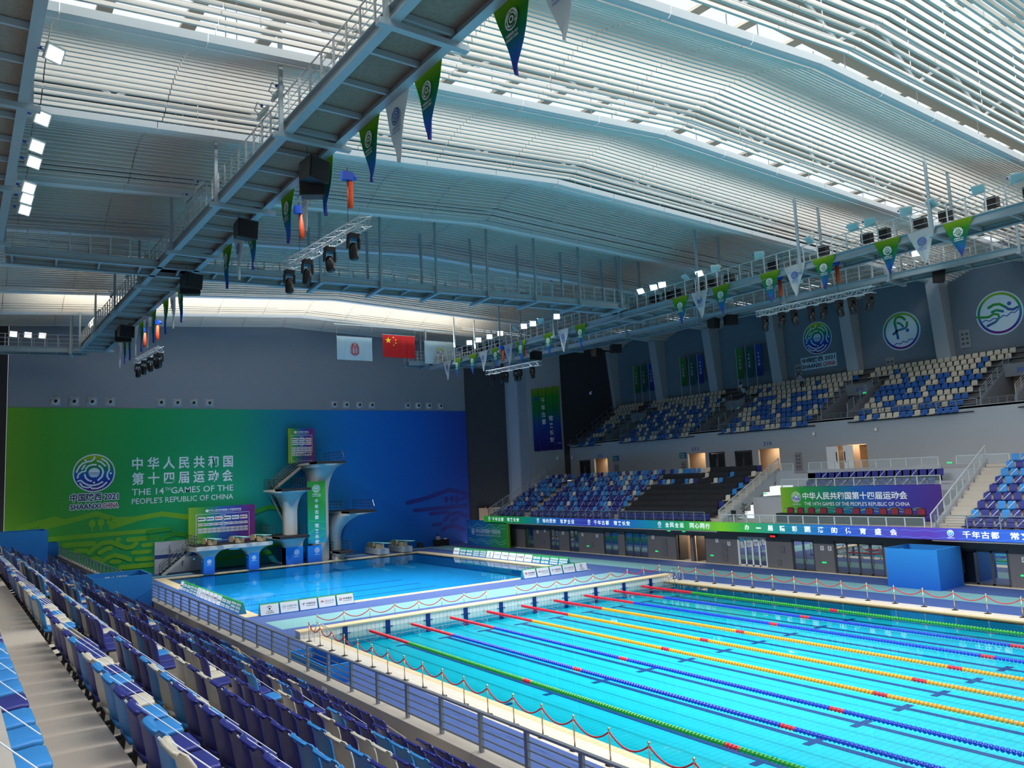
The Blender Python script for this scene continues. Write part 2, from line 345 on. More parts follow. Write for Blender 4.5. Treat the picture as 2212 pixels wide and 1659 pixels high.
mb = MB(); mb.box(-1.2,25.95,-.0,.02,-.35,.36); mb.build('end_tiles', m2, bk)
mb = MB(); mb.box(0,25,-.005,.0,FZ,-.30); mb.build('cyan_end_tiles', sidem, bk)
mb = MB()
for i in range(54): mb.box(-1.25+i*.504, -1.25+i*.504+.497, -.06, .72, .36, .43)
mb.build('coping', mat('cream_coping_stone', '#d9c59c', .5, var=.06, scale=2), bk)
for i in range(10):
    xc = 1.25+2.5*i
    mb = MB(); mb.box(xc-.14,xc+.14,-.03,-.006,FZ,.34); mb.box(xc-.3,xc-.14,-.03,-.007,-.02,.01); mb.box(xc+.14,xc+.3,-.03,-.007,-.02,.01)
    mb.build('end_mark', line_blue, bk)
    mb = MB(); yy = -2.0; z0, z1 = FZ, FZ+.006
    mb.box(xc-.13,xc+.13,-48,yy-.25,z0,z1); mb.box(xc-.52,xc+.52,yy-.25,yy,z0,z1)
    for yc in (-15,-25,-35): mb.box(xc-.5,xc-.13,yc-.13,yc+.13,z0,z1); mb.box(xc+.13,xc+.5,yc-.13,yc+.13,z0,z1)
    mb.build('lane_line', line_blue, pool)
for xc in (3.75, 8.75, 13.75, 18.75):
    mb = MB(); mb.box(xc-.35,xc+.35,-1.5,-.9,FZ,FZ+.005); mb.build('floor_drain', mat('drain_grille', '#1d8ca4', .5), pool)
for a, b in ((-.36,0),(25,25.42)): mb = MB(); mb.box(a,b,-50,-.06,-.12,.045); mb.build('coping', cream_tile, pool)
for a, b in ((-1.3,-.36),(25.42,26.3)): mb = MB(); mb.box(a,b,-50,-.06,-.2,.05); mb.build('tiled_surround', deck_tile, pool)
mb = MB(); mb.add([(0,-50,-.02),(25,-50,-.02),(25,0,-.02),(0,0,-.02)], [(0,1,2,3)]); tag(mb.build('water', water_mat('pool_water', (.93,.99,1.), .8), pool), 'clear still water')
# --- diving pool
dp = thing('diving_pool', 'deep blue diving pool in front of the diving tower', 'pool', (12.5,24,0)); DF = -1.1
mb = MB(); mb.box(-.4,25.4,10.2,38.2,DF-.1,DF); mb.build('pool_floor', deep_tile, dp)
mb = MB(); mb.box(-.5,-.4,10.2,38.2,DF,-.02); mb.box(25.4,25.5,10.2,38.2,DF,-.02); mb.box(-.4,25.4,10.1,10.2,DF,-.02); mb.box(-.4,25.4,38.2,38.3,DF,-.02)
mb.build('pool_side', tilemat('deep_wall_tile', '#1a9ccc', '#0d80b4', .25, .25, .016, .3), dp)
for yc in (15.5, 19.5, 22.5, 26): mb = MB(); mb.box(1,17.5,yc-.1,yc+.1,DF,DF+.006); mb.build('floor_line', mat('dark_floor_line', '#0b3a78', .4), dp)
mb = MB(); mb.box(-1.3,-.4,9.4,39,-.2,.052); mb.box(25.4,26.3,9.4,39,-.2,.052); mb.box(-.4,25.4,9.4,10.2,-.2,.052); mb.box(-.4,25.4,38.2,39,-.2,.052); mb.build('coping', cream_tile, dp)
mb = MB(); mb.add([(-.4,10.2,-.02),(25.4,10.2,-.02),(25.4,38.2,-.02),(-.4,38.2,-.02)], [(0,1,2,3)]); tag(mb.build('water', water_mat('diving_water', (.86,.97,1.), .85), dp), 'calm deep blue water')
# ================================================================== end walls
mb = MB(); mb.box(-12.8,35.8,43.72,44.2,-.2,27.5); we = tag(mb.build('wall_end', g_wall), 'plain grey end wall above the coloured mural', 'wall', kind='structure')
mb = MB(); mb.box(-34,-12.8,44.6,45,-.2,27.5); tag(mb.build('wall_end_recess', g_dark), 'dark wall strip left of the mural', 'wall', kind='structure')
mb = MB(); mb.hexa([(35.8,43.9,-.2),(40.25,41.2,-.2),(40.25,41.6,-.2),(35.8,44.3,-.2)], [(35.8,43.9,25.5),(40.25,41.2,25.5),(40.25,41.6,25.5),(35.8,44.3,25.5)])
tag(mb.build('wall_corner', g_dark), 'charcoal corner wall right of the mural', 'wall', kind='structure')
blk = thing('wall_tower', 'pale grey wall block that carries the long hanging banners', 'wall', (43,37,0), kind='structure')
mb = MB(); mb.box(40.25,45.6,36.5,42,-.2,25); mb.build('block', g_wall_lt, blk)
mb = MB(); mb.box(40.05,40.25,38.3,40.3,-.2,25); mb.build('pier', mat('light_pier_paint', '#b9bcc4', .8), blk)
mb = MB(); mb.box(40.2,40.25,36.52,38.3,-.2,25); mb.build('pier_grey_panel', g_wall, blk)  # plain grey panel, darker than the pale pier beside it
mb = MB(); mb.box(45.6,56.5,36.9,37.3,7,25); tag(mb.build('wall_upper_end', g_dark), 'dark end wall beside the upper stand', 'wall', kind='structure')
mb = MB(); mb.box(55.4,55.9,-60,37.3,13,25.5); tag(mb.build('wall_right', g_up), 'blue grey upper wall with the round sport emblems', 'wall', kind='structure')
for k in range(8):
    y = 36.9-8.65*k; 
    if y < -34: break
    mb = MB(); mb.hexa([(54.7,y-.62,14.6),(55.5,y-.62,14.6),(55.5,y+.62,14.6),(54.7,y+.62,14.6)], [(53.7,y-.55,23.6),(55.5,y-.55,23.6),(55.5,y+.55,23.6),(53.7,y+.55,23.6)])
    tag(mb.build('trim_2', g_wall_lt), f"pale wall pillar of the upper right wall, {nth(k+1)} from the far end", 'pillar', kind='structure')
# --- balcony wall with openings (x = 46.5)
def wall_x(name, x0, x1, ya, yb, z0, z1, ops, m, label):
    """wall across y with openings (y0, y1, top)"""
    w = thing(name, label, 'wall', (x0, (ya+yb)/2, z0), kind='structure'); ops = sorted(ops); y = ya; mb = MB()
    for (a, b, t) in ops:
        mb.box(x0, x1, y, a, z0, z1); mb.box(x0, x1, a, b, t, z1); y = b
    mb.box(x0, x1, y, yb, z0, z1); mb.build('wall_face', m, w); return w
BOPS = [(29.55,31.97,9.45),(14.5,16.9,9.3),(5.5,7.9,9.27),(-3.2,.5,9.15),(32.7,34.7,9.37),(11.96,14.0,9.27),(8.62,10.7,9.25)]
bw = wall_x('wall_balcony', 46.5, 46.75, -60, 36.5, 6.8, 11.45, BOPS, g_wall_lt, 'pale grey balcony wall with numbered doorways under the upper stand')
mb = MB(); mb.box(41.9,48.6,-60,36.5,6.6,6.95); tag(mb.build('floor_concourse', conc), 'concrete concourse floor behind the lower stand', 'floor', kind='structure')
warm = mat('warm_corridor_wall', '#d4b496', .7); wood = mat('warm_wood_door', '#b07a44', .5, var=.2, scale=3)
mb = MB(); mb.box(48.2,48.4,-6,36.5,6.9,9.8); mb.box(46.75,48.4,-6,36.5,9.6,9.8); tag(mb.build('wall_corridor', warm), 'warm lit corridor wall behind the numbered doorways', 'wall', kind='structure')
for (a, b, t) in BOPS[:4]:
    area('corridor_lamp', (47.5, (a+b)/2, 9.5), .5, 1.6, 38, (1,.84,.62))
# --- facade
FOPS = [(28.69,30.25,2.3),(24.23,25.79,2.3),(21.06,22.59,2.3),(15.22,17.29,2.3),(11.33,14.36,2.3),(6.15,7.91,2.3),(4.55,5.94,2.3),(-1.49,1.27,2.3),(-5.63,-3.75,2.3),(-10.9,-7.2,2.3),(-18.57,-15.68,2.2),(-26,-22,2.2)]
wall_x('wall_facade', 34.6, 34.9, -60, 36, -.1, 3.1, FOPS, g_fac, 'dark grey pool level facade with glass doors')
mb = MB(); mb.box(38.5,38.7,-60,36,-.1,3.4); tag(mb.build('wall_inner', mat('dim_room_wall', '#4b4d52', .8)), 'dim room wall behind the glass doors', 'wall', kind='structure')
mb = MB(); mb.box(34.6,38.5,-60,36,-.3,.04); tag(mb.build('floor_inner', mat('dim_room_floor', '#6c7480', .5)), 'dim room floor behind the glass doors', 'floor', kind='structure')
mb = MB(); mb.box(33.3,38.6,-60,36.2,2.78,3.1); tag(mb.build('trim_3', g_sof), 'dark soffit under the lit message band', 'soffit', kind='structure')
# ================================================================== chairs
chair_m = {'navy': mat('navy_seat_plastic', '#252c80', .42, var=.04, spec=.5), 'light blue': mat('light_blue_seat_plastic', '#2f86cc', .42, var=.04), 'cream': mat('cream_seat_plastic', '#cfc8b6', .45, var=.04)}
legm = mat('dark_bracket_metal', '#3a3836', .5, metal=.3); tapem = mat('white_tape', '#e4e8ea', .5)
def shell():
    mb = MB(); P = [(.075,.385,.2),(.02,.42,.232),(-.01,.5,.248),(-.03,.6,.258),(-.05,.72,.262),(-.08,.83,.256),(-.115,.905,.236),(-.14,.93,.21),(-.158,.912,.2)]; U7 = [-1,-.66,-.33,0,.33,.66,1]
    def layer(dx):
        g = []
        for i, (x, z, w) in enumerate(P):
            top = max(0, i-5)/3
            g.append([(x+dx+.045*u*u*(1-.5*top), u*w, z-.025*u*u*top-(.006 if dx else 0)) for u in U7])
        return g
    a, b = layer(0), layer(-.018); nr, nc = len(a), 7
    vs = [p for r in a for p in r]+[p for r in b for p in r]; N = nr*nc; fs = []
    for i in range(nr-1):
        for j in range(nc-1):
            q = (i*nc+j, i*nc+j+1, (i+1)*nc+j+1, (i+1)*nc+j); fs.append(q[::-1]); fs.append(tuple(N+k for k in q))
    edge = [j for j in range(nc)]+[i*nc+nc-1 for i in range(1, nr)]+[(nr-1)*nc+j for j in range(nc-2, -1, -1)]+[i*nc for i in range(nr-2, 0, -1)]
    for k in range(len(edge)):
        p, q = edge[k], edge[(k+1) % len(edge)]; fs.append((p, q, N+q, N+p))
    mb.add(vs, fs); return mb
def seatpan():
    mb = MB(); X = [.0,.03,.15,.28,.39,.43,.44]; Wd = [.2,.228,.238,.238,.234,.212,.195]; Z = [.425,.432,.424,.425,.436,.428,.41]
    top = [[(x, u*w, z-.012*(1-u*u)*(0 < i < 5)) for u in (-1,-.85,0,.85,1)] for i, (x, w, z) in enumerate(zip(X, Wd, Z))]
    for r in top:
        r[0] = (r[0][0], r[0][1], r[0][2]-.018); r[4] = (r[4][0], r[4][1], r[4][2]-.018)
    nr, nc = len(top), 5; bot = [[(p[0]*.96+.01, p[1]*.96, .372) for p in r] for r in top]
    vs = [p for r in top for p in r]+[p for r in bot for p in r]; N = nr*nc; fs = []
    for i in range(nr-1):
        for j in range(nc-1):
            q = (i*nc+j, i*nc+j+1, (i+1)*nc+j+1, (i+1)*nc+j); fs.append(q[::-1]); fs.append(tuple(N+k for k in q))
    edge = [j for j in range(nc)]+[i*nc+nc-1 for i in range(1, nr)]+[(nr-1)*nc+j for j in range(nc-2, -1, -1)]+[i*nc for i in range(nr-2, 0, -1)]
    for k in range(len(edge)):
        p, q = edge[k], edge[(k+1) % len(edge)]; fs.append((p, q, N+q, N+p))
    mb.add(vs, fs); return mb
def bracket():
    mb = MB(); mb.bar((.1,.17,.02),(.14,.17,.38), .05, .04); mb.bar((-.1,.17,.34),(.2,.17,.375), .045, .035); mb.box(.03,.2,.12,.22,0,.015)
    mb.bar((-.1,.17,.42),(-.09,.17,.2), .04, .05); mb.box(.05,.25,-.2,.2,.355,.372); return mb
SH, SP, BR = shell(), seatpan(), bracket()
back_me = {c: SH.mesh('backrest', m, True) for c, m in chair_m.items()}; seat_me = {c: SP.mesh('seat', m, True) for c, m in chair_m.items()}
leg_me = BR.mesh('leg', legm)
tp = MB(); tp.bar((-.16,.18,.92),(-.095,.17,.83), .03, .012); tp.bar((-.12,.2,.91),(.42,-.2,.45), .009, .005); tape_me = tp.mesh('tape', tapem)
def lowchair(tape=False):
    """far seat: backrest, seat and bracket in few faces, facing +x"""
    mb = MB(); h = .215
    ring = lambda x, z, w, d: [(x,-w,z),(x,w,z),(x-d,w,z),(x-d,-w,z)]
    rows = [(.05,.38,.2),(-.01,.5,.228),(-.04,.72,.23),(-.085,.825,.21),(-.1,.85,.17)]; vs = []; fs = []
    for x, z, w in rows: vs += ring(x, z, w, .03)
    for i in range(4):
        for j in range(4): fs.append((i*4+j, i*4+(j+1)%4, i*4+4+(j+1)%4, i*4+4+j))
    fs.append((16,17,18,19)); mb.add(vs, fs)
    mb.hexa([(.0,-.2,.37),(.44,-.19,.37),(.44,.19,.37),(.0,.2,.37)], [(.0,-.215,.43),(.47,-.2,.435),(.47,.2,.435),(.0,.215,.43)])
    if tape: mb.bar((-.055,.19,.84),(.05,-.19,.44), .03, .02, 1, up=(1,0,0))
    return mb
LOW = {t: {c: lowchair(t).mesh('stadium_seat', [m, tapem], False) for c, m in chair_m.items()} for t in (False, True)}
rnd = random.Random(7)
def pick(pn, pb): r = rnd.random(); return 'navy' if r < pn else ('light blue' if r < pn+pb else 'cream')
# ================================================================== near (left) stand
SL = .018
LX = lambda x, y: x-SL*(y+25)
def lbox(mb, x0, x1, y0, y1, z0, z1, m=0):      # box that follows the slight turn of the near stand
    b = [(LX(x0,y0),y0),(LX(x1,y0),y0),(LX(x1,y1),y1),(LX(x0,y1),y1)]
    mb.hexa([(p[0],p[1],z0) for p in b], [(p[0],p[1],z1) for p in b], m)
lrow = lambda i: (-8.73-.823*i, 2.44+.43*i)
LSH = lambda i: -.33 if i == 8 else 0
AISLE = [-36.4+9.4*k for k in range(9)]
stand = thing('floor_near_stand', 'stepped concrete terraces of the near seating stand', 'stand', (-12, -10, 0), kind='structure')
for i in range(10):
    x0, z = lrow(i); mb = MB(); lbox(mb, x0-.95 if i < 9 else x0-6, x0+.74, -60, 41, z-.6, z); mb.build('terrace', conc_d, stand)
    if i < 9:
        for a in AISLE: mb = MB(); lbox(mb, x0-.1, x0+.2, a-.5, a+.5, z, z+.215); mb.build('aisle_step', conc, stand)
wl = thing('wall_near', 'low concrete parapet wall in front of the near stand', 'wall', (-7.6,-10,0), kind='structure')
for a in range(-60, 41, 4): mb = MB(); lbox(mb, -7.93, -7.6, a, a+3.985, 0, 2.95); mb.build('parapet_panel', conc, wl)
mb = MB(); lbox(mb, -8.2, -7.6, -60, 41, 0, 2.5); mb.build('parapet_core', conc_d, wl)
# railing on the parapet
railing = thing('parapet_railing', 'grey steel railing with horizontal bars on the near parapet wall', 'railing', (-7.75,-10,2.95))
post = MB(); post.box(-.03,.03,-.045,.045,0,.7); pm = post.mesh('post', steel_g)
for k in range(70):
    y = -56.5+1.42*k
    if y < 40.5: link('post', pm, railing, (LX(-7.75,y)+7.75, y+10, 0), SL)
for h, r in ((.11,.022),(.25,.014),(.39,.014),(.53,.014),(.7,.032)):
    mb = MB(); p, q = (LX(-7.75,-58),-58,2.95+h), (LX(-7.75,41),41,2.95+h)
    if r > .03: mb.bar(p, q, .075, .04)
    else: mb.tube([p, q], r, 6)
    mb.build('rail', steel_g, railing)
# chairs of the near stand, sorted by distance; the 300 largest are single things
def cam_px(p):
    d = Vector(p)-CAM; z = d.dot(_f)
    if z < .3: return None
    return 1106+FPX*d.dot(_r)/z, 829.5-FPX*d.dot(_u)/z, z
BOXY = [(0,2,-1.6,2.4),(3,6,9.6,14.2)]
cands = []
for i in range(9):
    x0, z = lrow(i)
    for bi, a in enumerate(AISLE):
        for j in range(14):
            y = a+.5+.43+.58*j
            if y > 38.5 or any(r0 <= i <= r1 and ya < y < yb for r0, r1, ya, yb in BOXY): continue
            x0 = lrow(i)[0]+LSH(i); pr = cam_px((LX(x0,y)+.2, y, z+.6))
            if pr is None or not (-70 < pr[0] < 2212 and 0 < pr[1] < 1760): continue
            pn, pb = ((.8,.15),(.72,.22),(.7,.22),(.62,.26),(.55,.32),(.52,.34),(.45,.4),(.38,.42),(.25,.6))[i]
            cands.append((pr[2], i, bi, j, y, pick(pn, pb)))
cands.sort(); stuff = {c: MB() for c in chair_m}; BLK = ['nearest', 'second nearest', 'third nearest', 'fourth nearest', 'fifth nearest', 'sixth nearest', 'seventh nearest', 'eighth nearest', 'farthest']
LC = lowchair()
for n, (dist, i, bi, j, y, c) in enumerate(cands):
    x0, z = lrow(i); x0 += LSH(i)
    if n < 300:
        t = tag(link('stadium_chair', None, None, (LX(x0,y), y, z), SL), f"{c} chair, {nth(j+1)} beyond its aisle, {nth(i+1)} row above parapet, {BLK[bi]} block", 'chair', 'chairs of the near stand')
        link('backrest', back_me[c], t); link('seat', seat_me[c], t); link('leg', leg_me, t)
        if j % 2 == 0: tag(link('tape', tape_me, t), 'white closing tape')
    else:
        M = Matrix.Translation((LX(x0,y), y, z)) @ Matrix.Rotation(SL, 4, 'Z'); stuff[c].add([M @ Vector(p) for p in LC.v], LC.f)
allst = MB()
for k, c in enumerate(chair_m): allst.add(stuff[c].v, stuff[c].f, k)
if allst.v: tag(allst.build('distant_chairs', list(chair_m.values())), 'farther rows of navy and blue chairs in the near stand', 'chairs', kind='stuff')
# ================================================================== right lower stand
RD, RH = .88, .466
rrow = lambda i: (34.93+RD*i, 3.67+RH*i)            # chair origin, tier level (i = -1 .. 7)
rs = thing('floor_right_stand', 'stepped concrete terraces of the lower right stand', 'stand', (38,10,3), kind='structure')
for i in range(-1, 8):
    x0, z = rrow(i)
    for ya, yb in ((2.1,36),(-60,-14.9)):
        mb = MB(); mb.box(x0-.75, x0+.9, ya, yb, z-.5, z); mb.build('terrace', conc, rs)
    for ya, yb in ((28.55,29.35),(14.55,15.2),(2.2,3.1),(35,36),(-16.3,-15)):
        mb = MB(); mb.box(x0-.14, x0+.16, ya, yb, z, z+RH/2); mb.build('aisle_step', conc, rs)
    for ya, yb in ((29.4,34.7),(15.3,28.5),(3.2,14.4),(-30,-16.4)):
        mb = MB(); mb.bar((x0-.1,ya,z+.34),(x0-.1,yb,z+.34), .05, .06); mb.build('seat_beam', blackm, rs)
N2 = {'n': 'navy', 'b': 'light blue', 'W': 'cream'}
SEC1 = ['nnnnnnnnn','bnnbbnnnn','Wnbbbnnnb','nbnWnbnbn','nbnnbnWnb','nnWbbbbbb','WnbbbWnbn','bbnnbbbWn','WbnWnnWnb']
SEC2 = ['nnnnnnnnnnnnnnnnnnnnnnn','nbnnnnbbnnnbnnnnbnnbnnn','nnnnnbnWnbnnnnnnbbWnnnb','nnnnnnbbnnbnnnnbnnnnnbn','nnbnbWnnnbnbnbbnbnbnnWb','nnnbnbbbnWbnbnnnnWbnbnn','bbnnbWnnbbbnWnbbWnbnbbW','nnWbnnWbnbnbbWbWbbWbnbn','nbnbWnnWbbbnWnWbnbbnWbn']
SEC5 = ['nnnnnn','bnnbnn','nnbbnb','nnnnbb','nbnbnn','nbnbnb','bbbbnb','bnbbnn','bbnbnb']
def far_chair(x, y, z, c, tape, label, group, rz=math.pi, name='terrace_chair'):
    return tag(link(name, LOW[tape][c], None, (x, y, z), rz), label, 'chair', group)
for rows, ys, nm in ((SEC1, 34.35, 'far block of the lower right stand'), (SEC2, 28.0, 'large block of the lower right stand'), (SEC5, -16.8, 'near block of the lower right stand')):
    for r, s in enumerate(rows):
        x0, z = rrow(r-1)
        for j, ch in enumerate(s):
            far_chair(x0, ys-.58*j, z, N2[ch], (j+r) % 2 == 1 and ch != 'W', f"{N2[ch]} seat, {nth(j+1)} from left, {nth(r+1)} row up, {nm}", 'seats of the ' + nm, name='grandstand_chair' if 'near' not in nm else 'terrace_chair')
# third block: mostly under dark covers
SEC3 = ['n'*19,'...................','..................n','..................W','..................b','..................b','nbWb..bWn...Wb....n','.........W....b...W','nbWbbbbWW.........n']
cov = mat('charcoal_seat_cover', '#232428', .9, var=.15, scale=6)
ci = 0
for r, s in enumerate(SEC3):
    x0, z = rrow(r-1); j = 0
    while j < len(s):
        y = 14.1-.58*j
        if s[j] != '.':
            far_chair(x0, y, z, N2[s[j]], False, f"{N2[s[j]]} seat, {nth(j+1)} from left, {nth(r+1)} row up, covered block of the lower right stand", 'seats of the covered block'); j += 1
        else:
            n = 1
            while j+n < len(s) and s[j+n] == '.' and n < 6: n += 1
            ya, yb = y+.28, y-.58*(n-1)-.27; mb = MB()
            pr = [(-.5,.3),(-.5,.42),(-.1,.5),(.02,.84),(.12,.86),(.16,.8),(.12,.3)]
            segs = 3*n
            grid = [[(x0+px+.008*math.sin(k*2.1+q), ya+(yb-ya)*k/segs, z+pz+.012*math.sin(k*1.7+q*3)) for q, (px, pz) in enumerate(pr)] for k in range(segs+1)]
            mb.sheet(grid); mb.add(grid[0], [tuple(range(6,-1,-1))]); mb.add(grid[-1], [tuple(range(7))])
            ci += 1
            tag(mb.build('seat_cover', cov), f"charcoal cloth cover over {NUM[n]} seats from the {nth(j+1)}, {nth(r+1)} row up, covered block", 'seat cover', 'dark seat covers'); j += n
# sloping stair walls with rails
def stair_rail(y, xa, za, xb, zb, label, glass=False, wallm=g_wall_lt):
    t = thing('stair_railing', label, 'railing', (xa, y, za))
    mb = MB(); mb.prism([(xa,y-.1,za-.5),(xb,y-.1,zb-.5),(xb,y-.1,zb+.25),(xa,y-.1,za+.25)], (0,.2,0)); mb.build('kerb_wall', wallm, t)
    n = 9
    for k in range(n+1):
        f = k/n; x, z = xa+(xb-xa)*f, za+(zb-za)*f; mb = MB(); mb.bar((x,y,z+.2),(x,y,z+1.1), .06, .05); mb.build('post', steel_w, t)
    for h in ((.35,.55,.75,.92) if not glass else (.32,)):
        mb = MB(); mb.tube([(xa,y,za+h),(xb,y,zb+h)], .015, 5); mb.build('rail', steel_w, t)
    if glass:
        mb = MB(); mb.prism([(xa,y-.008,za+.35),(xb,y-.008,zb+.35),(xb,y-.008,zb+1.02),(xa,y-.008,za+1.02)], (0,.016,0)); mb.build('glass_panel', glassm, t)
    mb = MB(); mb.tube([(xa,y,za+1.1),(xb,y,zb+1.1)], .04, 8); mb.build('handrail', steel_w, t)
glassm = mat('clear_glass', '#c8dcd8', .05, spec=.5)
_g = glassm.node_tree; _b = _g.nodes['Principled BSDF']; _b.inputs['Alpha'].default_value = .1
stair_rail(35.6, 33.6, 3.3, 41.8, 7.2, 'sloping railing at the far end of the lower right stand')
stair_rail(2.0, 33.6, 3.3, 41.6, 7.2, 'sloping glass railing between covered seats and officials box', True)
stair_rail(-14.85, 33.5, 3.2, 41.4, 7.3, 'sloping glass railing between officials box and near stairs', True)
# front rails along the fascia
def front_rail(name, x, ya, yb, z, label, step=1.15, h=.75, bars=(.15,.3,.45,.6), glass=False, m=None):
    m = m or steel_g; t = thing(name, label, 'railing', (x, (ya+yb)/2, z)); n = max(1, round((yb-ya)/step))
    pmm = MB(); pmm.box(-.03,.03,-.035,.035,0,h); me = pmm.mesh('post', m)
    for k in range(n+1): link('post', me, t, (0, ya+(yb-ya)*k/n-(ya+yb)/2, 0))
    for b in bars: mb = MB(); mb.tube([(x,ya,z+b),(x,yb,z+b)], .012, 4); mb.build('rail', m, t)
    if glass:
        for k in range(n):
            mb = MB(); a = ya+(yb-ya)*k/n+.06; b = ya+(yb-ya)*(k+1)/n-.06; mb.box(x-.008,x+.008,a,b,z+.06,z+h-.05); mb.build('glass_panel', glassm, t)
    mb = MB(); mb.bar((x,ya-.03,z+h),(x,yb+.03,z+h), .06, .05); mb.build('handrail', m, t)
front_rail('balustrade', 33.35, 3.3, 35.5, 3.5, 'light grey bar railing above the green message band, far part', 1.15)
front_rail('balustrade', 33.35, -30, -15.2, 3.5, 'light grey bar railing above the purple message band, near part', 1.9)
front_rail('glass_balustrade', 33.35, -14.5, 1.6, 3.5, 'low glass balustrade in front of the officials box', 1.22, .6, (), True, steel_w)
# officials box
box = thing('floor_officials_box', 'stepped concrete platform of the officials box', 'stand', (38,-6,3.4), kind='structure')
mb = MB(); mb.box(33.4,37.7,-14.8,1.9,3.0,3.5); mb.build('box_floor', conc, box)
mb = MB(); mb.box(37.65,39.3,-13.6,-.9,3.4,5.55); mb.box(39.3,41,-13.6,-.9,3.4,6.13); mb.build('seat_platform', g_wall_lt, box)
mb = MB(); mb.box(40.95,41.15,-12.0,-1.2,5.6,7.2); mb.box(40.95,42,-60,2.1,6.0,6.95); mb.box(41.1,41.3,.2,2.0,6,7.2); mb.build('rear_wall', g_wall_lt, box)
mb = MB(); mb.box(37.7,41,-.9,1.9,3.4,5.2); mb.box(37.7,41,-14.8,-13.6,3.4,4.6); mb.build('side_wall', g_wall_lt, box)
front_rail('glass_balustrade', 37.75, -13.5, -1.0, 5.98, 'white framed glass balustrade above the wide gradient banner', 1.5, .6, (.04,), True, steel_w)
front_rail('glass_balustrade', 41.05, -11.8, -1.3, 7.2, 'white framed glass balustrade behind the two navy official rows', 1.2, .6, (.04,), True, steel_w)
front_rail('glass_balustrade', 41.2, .3, 2.6, 7.2, 'short glass balustrade above the covered seats stairs', 1.1, .6, (.04,), True, steel_w)
front_rail('glass_balustrade', 41.2, -16.4, -13, 7.2, 'short glass balustrade right of the exit sign', 1.6, .6, (.04,), True, steel_w)
for r, (x, z) in enumerate(((38.75,5.55),(39.85,6.13))):
    for j in range(17):
        y = -2.75-.6*j-(.1 if r else .0)
        far_chair(x, y, z, 'navy', j % 2 == 1, f"navy armchair seat, {nth(j+1)} from left in the {'front' if r == 0 else 'rear'} row above the gradient banner", 'officials seats above the banner', name='official_chair')
# upper stand
UH = .53
urow = lambda i: (47.22+RD*i, 11.23+UH*i)
us = thing('floor_upper_stand', 'stepped concrete terraces of the upper right stand', 'stand', (50,0,11), kind='structure')
VOM = [(27.33,29.94,312),(12.74,15.22,311),(-1.54,1.05,310),(-14.9,-12.46,309)]
for i in range(-1, 10):
    x0, z = urow(i); segs = []
    y = 36.9
    for a, b, _ in VOM + [(-29.2,-26.7,308)]:
        if i < 6: segs.append((b, y)); y = a
    segs.append((-60, y))
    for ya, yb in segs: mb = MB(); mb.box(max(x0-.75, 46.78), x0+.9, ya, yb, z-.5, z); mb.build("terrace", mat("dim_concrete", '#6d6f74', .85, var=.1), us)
    for ya, yb in segs: mb = MB(); mb.bar((x0-.1,ya+.3,z+.33),(x0-.1,yb-.3,z+.33), .05, .08); mb.build('seat_beam', blackm, us)
mb = MB(); mb.box(46.5,46.75,-60,36.9,11.3,11.5); mb.box(46.75,47.2,-60,36.9,10.4,10.7); mb.build('front_rim', g_wall_lt, us)
ucand = []
SECU = [(34.2,5,8,35.3),(26.6,18,20,29.1),(11.75,17,23,14.2),(-2.6,15,21,-.3),(-16.6,6,8,-14.4)]
SN = ['farthest block', 'second farthest block', 'middle block', 'second nearest block', 'nearest block']
for si, (ys, n, nt, yt) in enumerate(SECU):
    for i in range(-1, 9):
        x0, z = urow(i); nn, y0 = (nt, yt) if i >= 7 else (n, ys)
        for j in range(nn):
            y = y0-.583*j; pw = .97 if i >= 8 else (.85 if i >= 6 else (.62 if i >= 4 else .42))
            c = 'cream' if rnd.random() < pw else 'light blue'
            pr = cam_px((x0, y, z+.5))
            if pr and pr[0] < 2240: ucand.append((pr[2], si, i, j, x0, y, z, c))
ucand.sort()
upper_m = {'light blue': mat('royal_blue_seat_plastic', '#2a62b0', .45, var=.04), 'cream': chair_m['cream']}
UP = {c: lowchair().mesh('stadium_seat', [m, tapem]) for c, m in upper_m.items()}
rest = {c: MB() for c in upper_m}; LU = lowchair()
for n, (d, si, i, j, x0, y, z, c) in enumerate(ucand):
    cn = 'royal blue' if c != 'cream' else 'cream'
    if n < 300: tag(link('bleacher_chair', UP[c], None, (x0, y, z), math.pi), f"{cn} seat, {nth(j+1)} from left, {nth(i+2)} row up, upper stand {SN[si]}", 'chair', 'seats of the upper right stand')
    else: M = Matrix.Translation((x0, y, z)) @ Matrix.Rotation(math.pi, 4, 'Z'); rest[c].add([M @ Vector(p) for p in LU.v], LU.f)
al = MB()
for k, c in enumerate(upper_m): al.add(rest[c].v, rest[c].f, k)
tag(al.build('distant_upper_seats', list(upper_m.values())), 'farther cream and blue seats of the upper right stand', 'chairs', kind='stuff')
numm = mat('blue_number_print', '#2458b0', .5); exitg = mat('exit_sign_green', '#18d068', .4, emit=1.0)
dimw = mat('dim_vomitory_wall', '#7d8088', .8)
